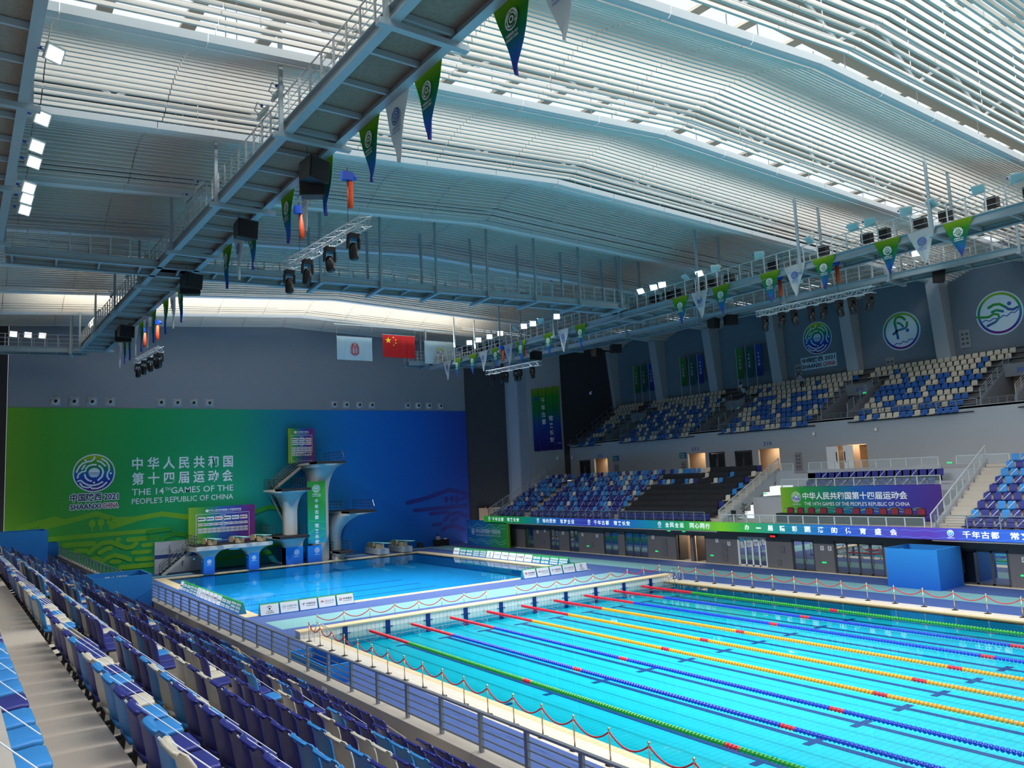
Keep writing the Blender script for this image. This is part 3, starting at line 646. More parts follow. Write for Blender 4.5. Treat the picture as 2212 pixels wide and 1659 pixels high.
for a, b, num in VOM:
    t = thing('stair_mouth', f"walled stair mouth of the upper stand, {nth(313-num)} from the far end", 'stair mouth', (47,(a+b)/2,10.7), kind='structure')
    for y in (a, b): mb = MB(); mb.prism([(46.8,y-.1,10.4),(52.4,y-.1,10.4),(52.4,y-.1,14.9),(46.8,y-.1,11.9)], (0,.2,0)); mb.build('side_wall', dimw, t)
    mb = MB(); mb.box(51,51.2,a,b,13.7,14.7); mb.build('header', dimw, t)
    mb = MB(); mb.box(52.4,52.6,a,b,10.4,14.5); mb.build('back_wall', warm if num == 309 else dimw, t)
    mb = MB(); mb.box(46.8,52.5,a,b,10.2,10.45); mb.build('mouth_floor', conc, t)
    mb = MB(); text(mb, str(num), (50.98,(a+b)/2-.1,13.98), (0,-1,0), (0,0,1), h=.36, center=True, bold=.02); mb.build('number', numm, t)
    mb = MB(); mb.box(50.95,51.0,(a+b)/2-.75,(a+b)/2-.4,13.74,13.88); tag(mb.build('exit_sign', exitg, t), 'small green exit sign')
    for y in (a, b):
        mb = MB()
        for k in range(6): mb.bar((46.9+k*1.05,y,11.9+k*.56),(46.9+k*1.05,y,12.75+k*.56), .05, .05)
        for h in (.25,.45,.65,.85): mb.tube([(46.9,y,11.9+h),(52.15,y,14.7+h)], .02, 4)
        tag(mb.build('stair_rail', steel_b, t), None)
    mb = MB()
    for k in range(5): mb.bar((46.85,a+(b-a)*k/4,11.45),(46.85,a+(b-a)*k/4,12.0), .03, .03)
    for h in (.15,.3,.45,.55): mb.tube([(46.85,a,11.45+h),(46.85,b,11.45+h)], .015, 4)
    mb.build('front_rail', steel_g, t)
for (ya, yb, nm) in ((15.4,27.2,'second from the far end'),(1.2,12.6,'in the middle'),(-12.3,-1.7,'nearest the camera'),(30.1,36.4,'at the far end')):
    front_rail('balustrade', 46.6, ya, yb, 11.5, f"thin bar railing on the upper stand front {nm}", 1.5, .5, (.15,.3))
rl = thing('stair_railing', 'dark stepped railing at the far end of the upper stand', 'railing', (47,36,11))
for k in range(9):
    x0, z = urow(k); mb = MB(); mb.bar((x0,35.9,z),(x0,35.9,z+1.3), .05, .05); mb.bar((x0,35.9,z+1.3),(x0+RD,35.9,z+1.3+UH), .04, .04); mb.bar((x0,35.9,z+.7),(x0+RD,35.9,z+.7+UH), .03, .03); mb.build('rail_bay', steel_g, rl)
# ================================================================== mural on the end wall
MOT_L=[(.5,[(-11.7,5.25),(-8.89,5.96),(-7.99,5.64),(-5.47,6.2),(-3.72,5.51),(-2.18,5.49),(.32,5.81),(2.7,5.33)]),(.5,[(-9.9,5.23),(-7.84,5.67)]),(.5,[(-4.08,4.92),(-2.1,5.44)]),(.42,[(-9.34,4.15),(.96,4.27)]),(.45,[(-8.07,3.49),(-5.67,3.45)]),(.4,[(-7.16,2.9),(-6.28,2.86)]),(.45,[(-2.7,3.54),(-.18,3.55)]),(.4,[(-1.39,2.9),(-.64,2.9)]),(.4,[(-2.28,2.28),(-.8,2.27)]),(.4,[(-1.95,1.6),(-.55,1.58)]),(.4,[(-4.12,1.6),(-3.49,1.56)]),(.45,[(-3.36,.99),(-.55,.98)]),
(.42,[(-6.05,2.63),(-5.51,3.09),(-4.93,3.43),(-4.18,3.45),(-3.54,3.13),(-2.9,2.81),(-2.37,2.85),(-2.,3.13)]),(.42,[(-5.12,2.54),(-4.69,2.8),(-4.22,2.93)]),(.42,[(-5.77,2.),(-5.44,2.06),(-4.91,1.75),(-4.44,2.05),(-3.85,2.21),(-3.09,1.96),(-2.56,1.65)]),(.4,[(-.94,4.16),(1.05,4.27)]),(.4,[(-.93,3.62),(-.1,3.64)]),(.42,[(-.19,2.73),(.45,3.46),(1.48,3.82),(2.55,3.56)]),(.4,[(.58,2.66),(1.31,3.14)]),(.45,[(9.14,5.32),(10.85,5.84),(12.44,5.5),(13.87,5.61)]),(.4,[(5.4,1.5),(13,1.9)]),(.4,[(5.2,.9),(11,1.1)])]
MOT_R=[(.5,[(27.27,5.32),(29.44,5.64),(32.99,6.56),(35.7,5.85)]),(.4,[(33.91,5.16),(35.7,5.63)]),(.45,[(28.15,4.35),(35.7,4.53)]),(.4,[(30.31,3.82),(32.74,3.89)]),(.45,[(32.18,2.87),(32.98,3.53),(34.04,3.74),(35.5,3.08)]),(.4,[(30.57,2.49),(31.65,2.52)]),(.4,[(33.14,2.74),(34.01,3.02)]),(.45,[(31.81,1.79),(32.66,2.16),(33.77,2.14),(34.93,1.54)])]
RX, UZ = (1,0,0), (0,0,1)
mural = thing('mural', 'huge green to blue gradient mural covering the lower end wall', 'mural', (11.5,43.7,.05))
mm_ = gmat('mural_gradient', [(0,'#76b22e'),(.06,'#50a634'),(.22,'#1ca454'),(.42,'#1aa276'),(.55,'#0f84ae'),(.68,'#0c78cc'),(.86,'#1466c8'),(1,'#2c46a8')], 'X', -24.3, 24.3, .55)
mb = MB(); mb.box(-12.8,35.8,43.64,43.715,.05,16.25); mb.build('mural_panel', mm_, mural)
lgreen = mat('lime_motif_print', '#76b51e', .6); lpurp = mat('violet_motif_print', '#27318c', .6); dgreen = mat('grass_motif_print', '#2f9a2a', .6)
o_ = (0,43.64,0)
for i, (w, l) in enumerate(MOT_L): mb = MB(); ribbon(mb, l, w, RX, UZ, o_, lift=.012+.004*i); mb.build('motif_line', lgreen if i < 15 else dgreen, mural)
for i, (w, l) in enumerate(MOT_R): mb = MB(); ribbon(mb, l, w, RX, UZ, o_, lift=.012+.004*i); mb.build('motif_line', lpurp, mural)
for x, z, m in ((-5.81,5.35,lgreen),(-5.07,5.39,lgreen),(-4.28,5.42,lgreen),(32.56,5.5,lpurp),(33.34,5.5,lpurp),(34.06,5.5,lpurp)):
    mb = MB(); s = .32; P = [(-.28,.2),(0,.42),(.28,.2),(.28,-.2),(.07,-.36),(.07,-.75),(-.07,-.75),(-.07,-.36),(-.28,-.2)]
    mb.add([(x+px, 43.628, z-.05+pz) for px, pz in P], [tuple(range(9))]); mb.build('motif_tree', m, mural)
mb = MB(); disc(mb, (-3.55,3.63), .24, RX, UZ, o_, lift=.012); mb.build('motif_dot', lgreen, mural)
eramp = gmat('emblem_colours', EMB_RAMP, 'Z', 0, 1, .5, 'Generated', axis2=None)
def emb_ramp(name, x=True): return gmat(name, EMB_RAMP, 'Z', 0, 1, .5, 'Generated')
emblem(mural, (-5.7,43.64,10.05), 1.8, RX, UZ, whiteprint, eramp)
ink = mat('navy_ink_print', '#1a1a3c', .6); redp = mat('red_print', '#c02838', .6)
mb = MB(); o = (-7.68,43.62,7.42)
for q, (dx, dz) in enumerate(((-.07,0),(.07,0),(0,.07),(0,-.07),(.05,.05),(-.05,-.05),(.05,-.05),(-.05,.05))):
    yy = 43.628-.002*q; text(mb, '中国陕西 2021', (-7.66+dx,yy,7.42+dz), RX, UZ, 4.05, .74, .02); text(mb, 'SHAANXI', (-7.66+dx,yy,6.68+dz), RX, UZ, 2.55, .5, .02); text(mb, 'CHINA', (-4.95+dx,yy,6.68+dz), RX, UZ, 1.35, .5, .02)
mb.build('lettering_outline', whiteprint, mural)
mb = MB(); text(mb, '中国陕西 2021', (-7.66,43.605,7.42), RX, UZ, 4.05, .74, .02); text(mb, 'SHAANXI', (-7.66,43.605,6.68), RX, UZ, 2.55, .5, .02); tag(mb.build('lettering', ink, mural), 'dark lettering with white outline')
mb = MB(); text(mb, 'CHINA', (-4.95,43.605,6.68), RX, UZ, 1.35, .5, .02); tag(mb.build('lettering', redp, mural), 'red lettering')
for s, z, h, b in (('中 华 人 民 共 和 国',10.2,1.24,.02),('第 十 四 届 运 动 会',8.72,1.24,.02)):
    mb = MB(); text(mb, s, (-2.42,43.62,z), RX, UZ, 9.6, h, b); mb.build('lettering', whiteprint, mural)
mb = MB(); text(mb, 'THE 14', (-2.42,43.62,7.76), RX, UZ, 2.9, .62, .004); text(mb, 'TH', (.58,43.62,8.08), RX, UZ, .5, .3, .0); text(mb, 'GAMES OF THE', (1.15,43.62,7.76), RX, UZ, 6.05, .62, .004); mb.build('lettering', whiteprint, mural)
mb = MB(); text(mb, "PEOPLE'S REPUBLIC OF CHINA", (-2.42,43.62,6.9), RX, UZ, 9.6, .56, .004); mb.build('lettering', whiteprint, mural)
# round air nozzles above the mural
nzm = mat('nozzle_white', '#c6c8c8', .4); dark = mat('dark_bore', '#101012', .7)
for i, x in enumerate((-9.0,-7.47,-5.95,-4.4,.19,1.72,3.28,4.83,18.45,19.9,21.49,23.06,27.69,29.13,30.59,32.21)):
    t = thing('air_nozzle', f"round white air nozzle above the mural, {nth(i+1)} from the left", 'air vent', (x,43.7,16.9), group='air nozzles above the mural')
    mb = MB(); mb.box(x-.42,x+.42,43.66,43.715,16.45,17.3); mb.build('plate', g_wall_lt, t)
    mb = MB(); mb.lathe([(.36,0),(.35,.1),(.28,.2),(.19,.26),(.16,.18)], (0,0,0), 14); mb.xf(Matrix.Translation((x,43.66,16.88)) @ Matrix.Rotation(R(90),4,'X') @ Matrix.Rotation(R(-8),4,'Y')); mb.build('nozzle', nzm, t, True)
    mb = MB(); disc(mb, (0,0), .17, RX, UZ, (x+.03,43.42,16.86)); mb.build('bore', dark, t)
# shower bay set against the mural
sb = thing('shower_bay', 'white shower bay with blue band left of the diving stairs', 'shower', (1.4,43.4,.05))
mb = MB(); mb.box(-.4,5.0,43.3,43.62,.05,3.1); mb.build('bay_panel', mat('pale_bay_tile', '#bfc4cc', .5), sb)
mb = MB(); mb.box(-.4,5.0,43.28,43.3,1.5,1.85); mb.build('blue_band', mat('navy_band', '#1c3c84', .5), sb)
for x in (.9,2.1,3.2):
    mb = MB(); mb.tube([(x,43.2,.6),(x,43.2,2.6),(x,42.9,2.75)], .03, 6); mb.lathe([(.09,0),(.09,.04)], (x,42.9,2.7), 8); mb.box(x-.08,x+.08,43.15,43.26,1.1,1.25); mb.build('shower_head', chrome, sb)
# ================================================================== diving tower
tc_ = mat('tower_concrete', '#bcbbb5', .7, var=.04, scale=1); tb = mat('tower_pale_blue', '#9cc8d8', .6); blackg = mat('black_grip_matting', '#17171a', .8)
railm = mat('dark_steel_rail', '#6b7076', .25, metal=.8)
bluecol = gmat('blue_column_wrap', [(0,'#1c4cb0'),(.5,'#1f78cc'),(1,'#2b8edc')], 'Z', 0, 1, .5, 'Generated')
def flare(mb, x0, x1, y0, y1, z0, X0, X1, Y0, Y1, z1, zs, m=0, n=9):
    """column x0..x1,y0..y1 that stays straight to zs and then flares to X0..X1,Y0..Y1 at z1"""
    rings = [(x0,x1,y0,y1,z0)]
    for k in range(n+1):
        t = k/n; e = 1-math.sqrt(max(0, 1-t*t)); z = zs+(z1-zs)*t
        rings.append((x0+(X0-x0)*e, x1+(X1-x1)*e, y0+(Y0-y0)*e, y1+(Y1-y1)*e, z))
    vs = []; fs = []
    for a, b, c, d, z in rings: vs += [(a,c,z),(b,c,z),(b,d,z),(a,d,z)]
    for i in range(len(rings)-1):
        for j in range(4): fs.append((i*4+j, i*4+(j+1)%4, i*4+4+(j+1)%4, i*4+4+j))
    fs.append(tuple(range(len(vs)-4, len(vs)))); mb.add(vs, fs, m)
def guard(parent, pts, z, h=1.0, n=None, drop=None):
    """guard rail round a platform through xy points"""
    for lev in (.35,.68,1.0):
        mb = MB(); P = [(p[0],p[1],z+h*lev) for p in pts]
        if drop and lev == 1.0: P.append((drop[0], drop[1], z+.35))
        mb.tube(P, .024 if lev < 1 else .032, 6); mb.build('rail', railm, parent)
    for a, b in zip(pts[:-1], pts[1:]):
        L = math.dist(a, b); k = max(1, round(L/.75))
        for i in range(k+1):
            f = i/k; x, y = a[0]+(b[0]-a[0])*f, a[1]+(b[1]-a[1])*f; mb = MB(); mb.tube([(x,y,z-.1),(x,y,z+h)], .022, 6); mb.build('post', railm, parent)
def stairs(parent, p, q, w, n, m, rail=True):
    """open flight from p up to q"""
    p, q = Vector(p), Vector(q); d = (q-p)/n; sd = Vector((-(q-p).y, (q-p).x, 0)).normalized()*w/2
    for i in range(n):
        a = p+d*i; mb = MB(); mb.hexa([a-sd+Vector((0,0,d.z-.05)), a+d*1.15-sd+Vector((0,0,-.05)), a+d*1.15+sd+Vector((0,0,-.05)), a+sd+Vector((0,0,d.z-.05))], [a-sd+Vector((0,0,d.z)), a-sd+Vector((d.x,d.y,d.z))*1.0, a+sd+Vector((d.x,d.y,d.z)), a+sd+Vector((0,0,d.z))]); mb.build('tread', blackg, parent)
    for s in (-1, 1):
        mb = MB(); a, b = p+sd*s, q+sd*s; mb.prism([a+Vector((0,0,-.25)), b+Vector((0,0,-.25)), b+Vector((0,0,.12)), a+Vector((0,0,.12))], sd.normalized()*.05*s); mb.build('stringer', tc_, parent)
        if rail:
            for lev in (.4,.7,1.0): mb = MB(); mb.tube([a+Vector((0,0,lev)), b+Vector((0,0,lev))], .025, 6); mb.build('rail', railm, parent)
            for k in range(5): c = a+(b-a)*k/4; mb = MB(); mb.tube([c, c+Vector((0,0,1.0))], .022, 6); mb.build('post', railm, parent)
tower = thing('diving_tower', 'white concrete diving tower with stacked platforms and steel rails', 'diving tower', (13.5,40,.05))
def platform(X0, X1, Y0, Y1, z, split, th=.28):
    mb = MB(); mb.box(X0,X1,Y0,Y1,z-th,z-.05); mb.build('platform', tc_, tower)
    mb = MB(); mb.box(X0,X1,Y0-.06,split,z-th*.9,z); mb.box(X0,X1,split,Y1,z-.05,z); mb.build('grip_surface', blackg, tower)
platform(13.7,16.8,36.8,42.9,10.3,39.0); mb = MB(); flare(mb,14.4,15.8,39.3,41.2,.05,13.75,16.75,37.0,42.9,10.05,6.6); mb.build('column', tc_, tower, True)
platform(10.1,13.1,37.0,42.9,7.7,39.0); mb = MB(); flare(mb,11.25,12.3,38.9,40.4,2.9,10.15,13.05,37.2,42.8,7.42,5.2); mb.build('column', tc_, tower, True)
platform(17.1,20.1,36.9,42.9,5.05,39.0); mb = MB(); flare(mb,16.3,17.2,39.5,41.0,.05,17.15,20.05,37.1,42.9,4.78,2.3); mb.build('column', tc_, tower, True)
platform(9.85,12.85,37.0,42.9,3.0,39.4); mb = MB(); flare(mb,11.0,12.75,38.7,39.9,.05,9.9,12.8,37.2,42.8,2.75,1.75); mb.build('column', tc_, tower, True)
platform(16.1,17.7,37.2,41.6,.98,39.2); mb = MB(); flare(mb,16.4,17.3,38.9,40.2,.05,16.15,17.65,37.4,41.4,.78,.2); mb.build('column', tc_, tower, True)
guard(tower, [(13.75,38.2),(13.75,42.8)], 10.3, drop=None); guard(tower, [(16.75,42.8),(16.75,37.5)], 10.3, drop=(16.75,37.1))
guard(tower, [(10.15,38.4),(10.15,42.8)], 7.7); guard(tower, [(13.05,42.8),(13.05,38.0)], 7.7)
guard(tower, [(17.15,38.4),(17.15,42.8)], 5.05); guard(tower, [(20.05,42.8),(20.05,37.5)], 5.05, drop=(20.05,37.1))
guard(tower, [(9.9,38.9),(9.9,42.8)], 3.0); guard(tower, [(12.8,42.8),(12.8,38.3)], 3.0)
guard(tower, [(16.15,39),(16.15,41.5)], .98, .9); guard(tower, [(17.65,41.5),(17.65,38)], .98, .9)
stairs(tower, (10.9,42.6,7.7), (14.2,42.6,10.2), .9, 12, blackg); stairs(tower, (13.0,42.6,3.0), (10.6,41.9,7.6), .9, 16, blackg)
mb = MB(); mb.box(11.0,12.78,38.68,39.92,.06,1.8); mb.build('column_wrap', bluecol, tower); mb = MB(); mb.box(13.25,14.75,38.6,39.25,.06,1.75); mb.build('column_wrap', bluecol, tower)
for x, y, w in ((12.1,38.66,.26),(14.2,38.58,.26)):
    mb = MB(); disc(mb, (0,0), w, RX, UZ, (x,y,1.25), lift=.01, r0=w*.82); disc(mb, (0,0), w*.6, RX, UZ, (x,y,1.25), lift=.01, r0=w*.45); disc(mb, (0,0), w*.22, RX, UZ, (x,y,1.25), lift=.01); text(mb, '中国陕西 2021', (x,y,.78), RX, UZ, .55, .1, 0, center=True, lift=.012); mb.build('wrap_print', whiteprint, tower)
# tall green banner on the tower
gb = thing('tower_banner', 'tall green to teal banner hanging on the diving tower column', 'banner', (14.2,38.5,1.95))
gr2 = gmat('tower_banner_print', [(0,'#1f8fae'),(.35,'#17a070'),(.6,'#2c9c40'),(1,'#3c9c34')], 'Z', 0, 1, .6, 'Generated')
mb = MB(); mb.box(13.25,15.2,38.46,38.52,1.98,8.3); mb.build('cloth', gr2, gb)
emblem(gb, (14.2,38.46,7.55), .42, RX, UZ, whiteprint, None, 'emblem', plain=True, lift=.006)
mb = MB(); text(mb, '中国陕西 2021', (14.2,38.44,6.9), RX, UZ, .95, .14, .01, center=True); text(mb, 'SHAANXI CHINA', (14.2,38.44,6.72), RX, UZ, .95, .12, .01, center=True)
for k, ch in enumerate('千年古都常来长安'): text(mb, ch, (14.2,38.44,6.05-.55*k-(.3 if k > 3 else 0)), RX, UZ, .42, .42, .02, center=True)
mb.build('lettering', whiteprint, gb)
for l, w in (([(13.4,3.0),(14.2,3.6),(15.1,3.3)],.12),([(13.5,2.5),(14.4,2.6),(15.1,2.9)],.1),([(13.4,4.3),(15.1,4.1)],.1)): mb = MB(); ribbon(mb, l, w, RX, UZ, (0,38.46,0), lift=.006); mb.build('motif_line', mat('soft_teal_print','#2fae7c',.6), gb)
# board on the ten metre platform
spn = gmat('sponsor_board_print', [(0,'#8fb62a'),(.25,'#2f9a50'),(.5,'#2860b8'),(.75,'#4a3c9c'),(1,'#8a2c80')], 'X', 0, 1, .55, 'Generated')
def sponsor_board(name, label, x0, x1, y, z0, z1, rows, base):
    t = thing(name, label, 'board', ((x0+x1)/2, y, base)); w, h = x1-x0, z1-z0
    mb = MB(); mb.box(x0,x1,y,y+.12,z0,z1); mb.build('panel', spn, t)
    mb = MB(); text(mb, '中华人民共和国第十四届运动会', ((x0+x1)/2+.04*w,y,z1-.13*h), RX, UZ, w*.5, h*.055, .02, center=True, lift=.01); text(mb, "THE 14TH GAMES OF THE PEOPLE'S REPUBLIC OF CHINA", ((x0+x1)/2+.04*w,y,z1-.165*h), RX, UZ, w*.5, h*.022, .0, center=True, lift=.01); disc(mb, (0,0), h*.04, RX, UZ, (x0+.27*w,y,z1-.11*h), lift=.01)
    fx0, fx1, fz0, fz1 = x0+.11*w, x1-.09*w, z0+.06*h, z1-.2*h
    for a, b in (((fx0,fz0),(fx1,fz0)),((fx1,fz0),(fx1,fz1)),((fx1,fz1),(fx0,fz1)),((fx0,fz1),(fx0,fz0))): ribbon(mb, [a,b], .035*h/3.6, RX, UZ, (0,y,0), lift=.01)
    mb.build('lettering', whiteprint, t)
    zz = fz1-.03*h
    for (n, ph, cap) in rows:
        if cap:
            mb = MB(); text(mb, cap, ((fx0+fx1)/2,y,zz-.03*h), RX, UZ, None, .026*h, .01, center=True, lift=.01); mb.build('caption', whiteprint, t); zz -= .045*h
        pw = (fx1-fx0-.04*w)/n
        for k in range(n):
            a = fx0+.02*w+pw*k; mb = MB(); mb.box(a+.06*pw,a+pw*.94,y-.012,y,zz-ph*h,zz); mb.build('sponsor_plate', whiteprint, t)
            mb = MB(); mb.box(a+pw*.3,a+pw*.82,y-.018,y-.012,zz-ph*h*.62,zz-ph*h*.38); disc(mb, (0,0), ph*h*.22, RX, UZ, (a+pw*.2,y-.014,zz-ph*h*.5), n=8); mb.build('sponsor_print', (ink, redp, numm)[(k*2+n) % 3], t)
        zz -= ph*h+.02*h
sponsor_board('tower_board', 'small purple sponsor board on the ten metre platform', 12.7, 15.6, 42.5, 10.35, 14.1, [(3,.09,'合作伙伴'),(3,.09,None),(5,.05,'赞助商'),(5,.05,None),(7,.045,None),(7,.045,None)], 10.3)
# springboard deck
sd = thing('springboard_deck', 'low concrete springboard deck on two blue wrapped columns', 'diving platform', (5.8,40,.05))
mb = MB(); mb.box(2.2,9.35,37.6,42.4,2.3,2.62); mb.build('slab', tc_, sd)
mb = MB(); mb.box(2.2,9.35,38.3,42.4,2.62,2.66); mb.build('grip_surface', blackg, sd)
for x0, x1 in ((2.95,3.9),(7.15,8.1)):
    mb = MB(); flare(mb,x0,x1,38.0,39.2,.05,x0-1.2,x1+1.25,37.7,42.2,2.3,1.3); mb.build('column', tc_, sd, True)
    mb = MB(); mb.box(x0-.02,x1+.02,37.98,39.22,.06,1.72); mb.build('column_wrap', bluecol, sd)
    xc = (x0+x1)/2; mb = MB(); disc(mb, (0,0), .2, RX, UZ, (xc,37.98,1.2), lift=.01, r0=.15); disc(mb, (0,0), .09, RX, UZ, (xc,37.98,1.2), lift=.01); text(mb, '中国陕西 2021', (xc,37.98,.85), RX, UZ, .5, .09, 0, center=True, lift=.01)
    text(mb, '中国陕西', (x0-.02,38.2+.75,1.15), (0,-1,0), UZ, .7, .16, .01, lift=.01); mb.build('wrap_print', whiteprint, sd)
guard(sd, [(2.25,37.9),(2.25,42.3)], 2.66); stairs(sd, (-.2,41.6,.05), (3.0,41.6,2.6), 1.1, 12, blackg)
mb = MB(); mb.lathe([(.5,0),(.5,.12),(.4,.2)], (5.9,38.6,2.1), 14); tag(mb.build('deck_lamp', white, sd, True), 'round white lamp under the deck')
sponsor_board('sponsor_board', 'large green to violet sponsor board behind the springboards', 2.5, 9.0, 42.3, 2.66, 6.25, [(6,.11,'官方合作伙伴'),(10,.07,'赞助商'),(11,.055,'独家供应商'),(11,.055,None)], 2.66)
aqua = mat('aqua_springboard', '#8fd8cc', .5); bkm = mat('cream_fulcrum_block', '#cbb48e', .5)
def springboard(x, y, z, label):
    t = thing('springboard', label, 'springboard', (x,y,z), group='springboards')
    mb = MB(); mb.hexa([(x-.28,y-4.0,z+.62),(x+.28,y-4.0,z+.62),(x+.28,y+.8,z+.5),(x-.28,y+.8,z+.5)], [(x-.28,y-4.0,z+.66),(x+.28,y-4.0,z+.66),(x+.28,y+.8,z+.56),(x-.28,y+.8,z+.56)]); mb.build('board', aqua, t)
    for a in (.7, -1.6): mb = MB(); mb.box(x-.35,x+.35,y+a-.35,y+a+.35,z,z+.46); mb.build('stand', bkm, t)
    mb = MB(); mb.lathe([(.24,-.05),(.24,.05)], (0,0,0), 12); mb.xf(Matrix.Translation((x-.42,y-.9,z+.34)) @ Matrix.Rotation(R(90),4,'Y')); mb.build('fulcrum_wheel', bkm, t)
    mb = MB(); mb.box(x-.3,x+.3,y-1.3,y-.5,z+.05,z+.42); mb.build('fulcrum', mat('grey_fulcrum','#8a8d90',.4,metal=.6), t)
springboard(4.0, 40.8, 2.66, 'aqua springboard on the deck, nearest the stairs'); springboard(6.6, 40.8, 2.66, 'aqua springboard in the middle of the high deck'); springboard(8.7, 40.8, 2.66, 'aqua springboard at the tower side of the high deck')
for i, x in enumerate((21.6, 24.4)):
    t = thing('springboard_plinth', f"low grey plinth under the {('left','right')[i]} poolside springboard", 'plinth', (x,40,.05), group='poolside plinths')
    mb = MB(); mb.box(x-.6,x+.6,38.3,42,.15,.75); mb.box(x-.45,x+.45,38.6,41.7,.05,.15); mb.build('plinth', mat('grey_plinth','#9fa6aa',.6), t)
    springboard(x, 41.0, .75, f"low aqua springboard on the {('left','right')[i]} poolside plinth")
# ================================================================== message band (fascia)
fas = thing('message_band', 'lit green blue and purple message band along the right stand front', 'display', (33.2,0,2.8))
def fx(y): return (y+60)/96.3
st = [(36.3,'#2f9a30'),(29,'#138a5a'),(24,'#1662a8'),(18,'#3a38a0'),(14,'#2454b4'),(9.5,'#137a96'),(5.5,'#1f9450'),(1.5,'#6fb820'),(-.5,'#38a040'),(-4.5,'#16808c'),(-8.5,'#2458b8'),(-14.8,'#5a3aa8'),(-17.5,'#3556c0'),(-22,'#2f6ad0')]
fm = gmat('band_display', sorted([(fx(y), c) for y, c in st]), 'Y', -60, 36.3, .4, 'Object', emit=.35)
_mr = [n for n in fm.node_tree.nodes if n.type == 'MAP_RANGE'][0]; _mr.inputs[1].default_value = -60; _mr.inputs[2].default_value = 36.3
mb = MB(); mb.box(33.2,33.36,-60,36.3,2.8,3.5); mb.build('display_panel', fm, fas)
lit = mat('lit_white_lettering', '#e8f4f4', .5, emit=.5)
YL = (0,-1,0)
def band_text(s, ya, yb, z=2.97, h=.36):
    mb = MB(); n = len(s)
    for k, ch in enumerate(s):
        if ch != ' ': text(mb, ch, (33.18,ya-(ya-yb-.4)*k/(n-1),z+(.13 if ch == '一' else 0)), YL, UZ, .46, h*1.12*(.22 if ch == '一' else 1), .02)
    mb.build('lettering', lit, fas)
band_text('千年古都 常来长安', 34.5, 29.3); band_text('相约西安 筑梦全运', 25.0, 19.9); band_text('千年古都 常来长安', 16.9, 12.0); band_text('全民全运 同心同行', 7.6, 2.75)
band_text('办一届精彩圆满的体育盛会', -.75, -12.7); band_text('千年古都 常来长安', -16.8, -21.4)
for y in (35.1, 25.8, 17.6, 8.25, -16.1):
    mb = MB(); disc(mb, (0,0), .2, YL, UZ, (33.18,y,3.22), n=14); mb.build('band_emblem', gmat('band_emblem_colours', [(0,'#3040a0'),(.5,'#2f9ad0'),(1,'#c8d838')], 'Z', 0, 1, .5, 'Generated', emit=.4), fas)
    mb = MB(); disc(mb, (0,0), .2, YL, UZ, (33.175,y,3.22), n=14, r0=.17); disc(mb, (0,0), .1, YL, UZ, (33.175,y,3.22), n=10, r0=.07); text(mb, '中国陕西2021', (33.175,y,2.9), YL, UZ, .42, .09, 0, center=True); mb.build('band_emblem_lines', lit, fas)
wvm = mat('band_wave_print', '#4a86d8', .5, emit=.25)
for ya, yb in ((-13,-16),(-16.6,-24),(22,17.9),(-4,-12.8)):
    for z in (2.9,3.32):
        mb = MB(); n = max(6, int(abs(ya-yb)*4)); ribbon(mb, [(k/n*(ya-yb), z+.04*math.sin(k*1.3)) for k in range(n+1)], .028, YL, UZ, (33.19,ya,0)); mb.build('wave_line', wvm, fas)
# ================================================================== facade doors
def glassy(name, col, refl):
    m = bpy.data.materials.new(name); m.use_nodes = True; nt = m.node_tree; b = nt.nodes['Principled BSDF']; b.inputs['Base Color'].default_value = hx(col); b.inputs['Roughness'].default_value = .3
    gl = nt.nodes.new('ShaderNodeBsdfGlossy'); gl.inputs['Roughness'].default_value = .015; mx = nt.nodes.new('ShaderNodeMixShader'); mx.inputs[0].default_value = refl
    nt.links.new(b.outputs[0], mx.inputs[1]); nt.links.new(gl.outputs[0], mx.inputs[2]); nt.links.new(mx.outputs[0], nt.nodes['Material Output'].inputs[0]); return m
dglass = glassy('door_glass', '#141c24', .5); frame_d = mat('dark_door_frame', '#4a4c50', .4, metal=.4); frame_w = mat('white_door_frame', '#d4d6d8', .4)
FD = [('door',28.69,30.25,2,frame_d),('door',24.23,25.79,2,frame_d),('door',21.06,22.59,2,frame_d),('door',15.22,17.29,2,frame_d),('door',11.33,14.36,3,frame_d),None,None,('door',-1.49,1.27,4,frame_w),('door',-5.63,-3.75,2,frame_d),('door',-10.9,-7.2,4,frame_d),('door',-18.57,-15.68,3,frame_d)]
nd = 0
for e in FD:
    if not e: continue
    _, a, b, n, fr = e; nd += 1; top = 2.3 if a > -15 else 2.2
    t = thing(f'door_{nd}', f"glass doorway of {n} leaves in the grey facade, {nth(nd)} from the far end", 'door', (34.7,(a+b)/2,.05), kind='structure')
    mb = MB(); mb.box(34.62,34.8,a,a+.08,.05,top); mb.box(34.62,34.8,b-.08,b,.05,top); mb.box(34.62,34.8,a,b,top-.09,top); mb.build('door_frame', fr, t)
    w = (b-a-.16)/n
    for k in range(n):
        y0 = a+.08+w*k; mb = MB(); mb.box(34.66,34.74,y0,y0+.07,.07,top-.09); mb.box(34.66,34.74,y0+w-.07,y0+w,.07,top-.09); mb.box(34.66,34.74,y0,y0+w,.07,.17); mb.box(34.66,34.74,y0,y0+w,top-.18,top-.09); lf = mb.build('door_leaf', fr, t)
        mb = MB(); mb.box(34.69,34.71,y0+.07,y0+w-.07,.17,top-.18); g = mb.build('pane', dglass, t); g.parent = lf; lfv = t['_o']
        if k % 2 == 0: mb = MB(); mb.tube([(34.63,y0+w-.12,.7),(34.63,y0+w-.12,1.5)], .018, 6); h = mb.build('handle', chrome, t); h.parent = lf
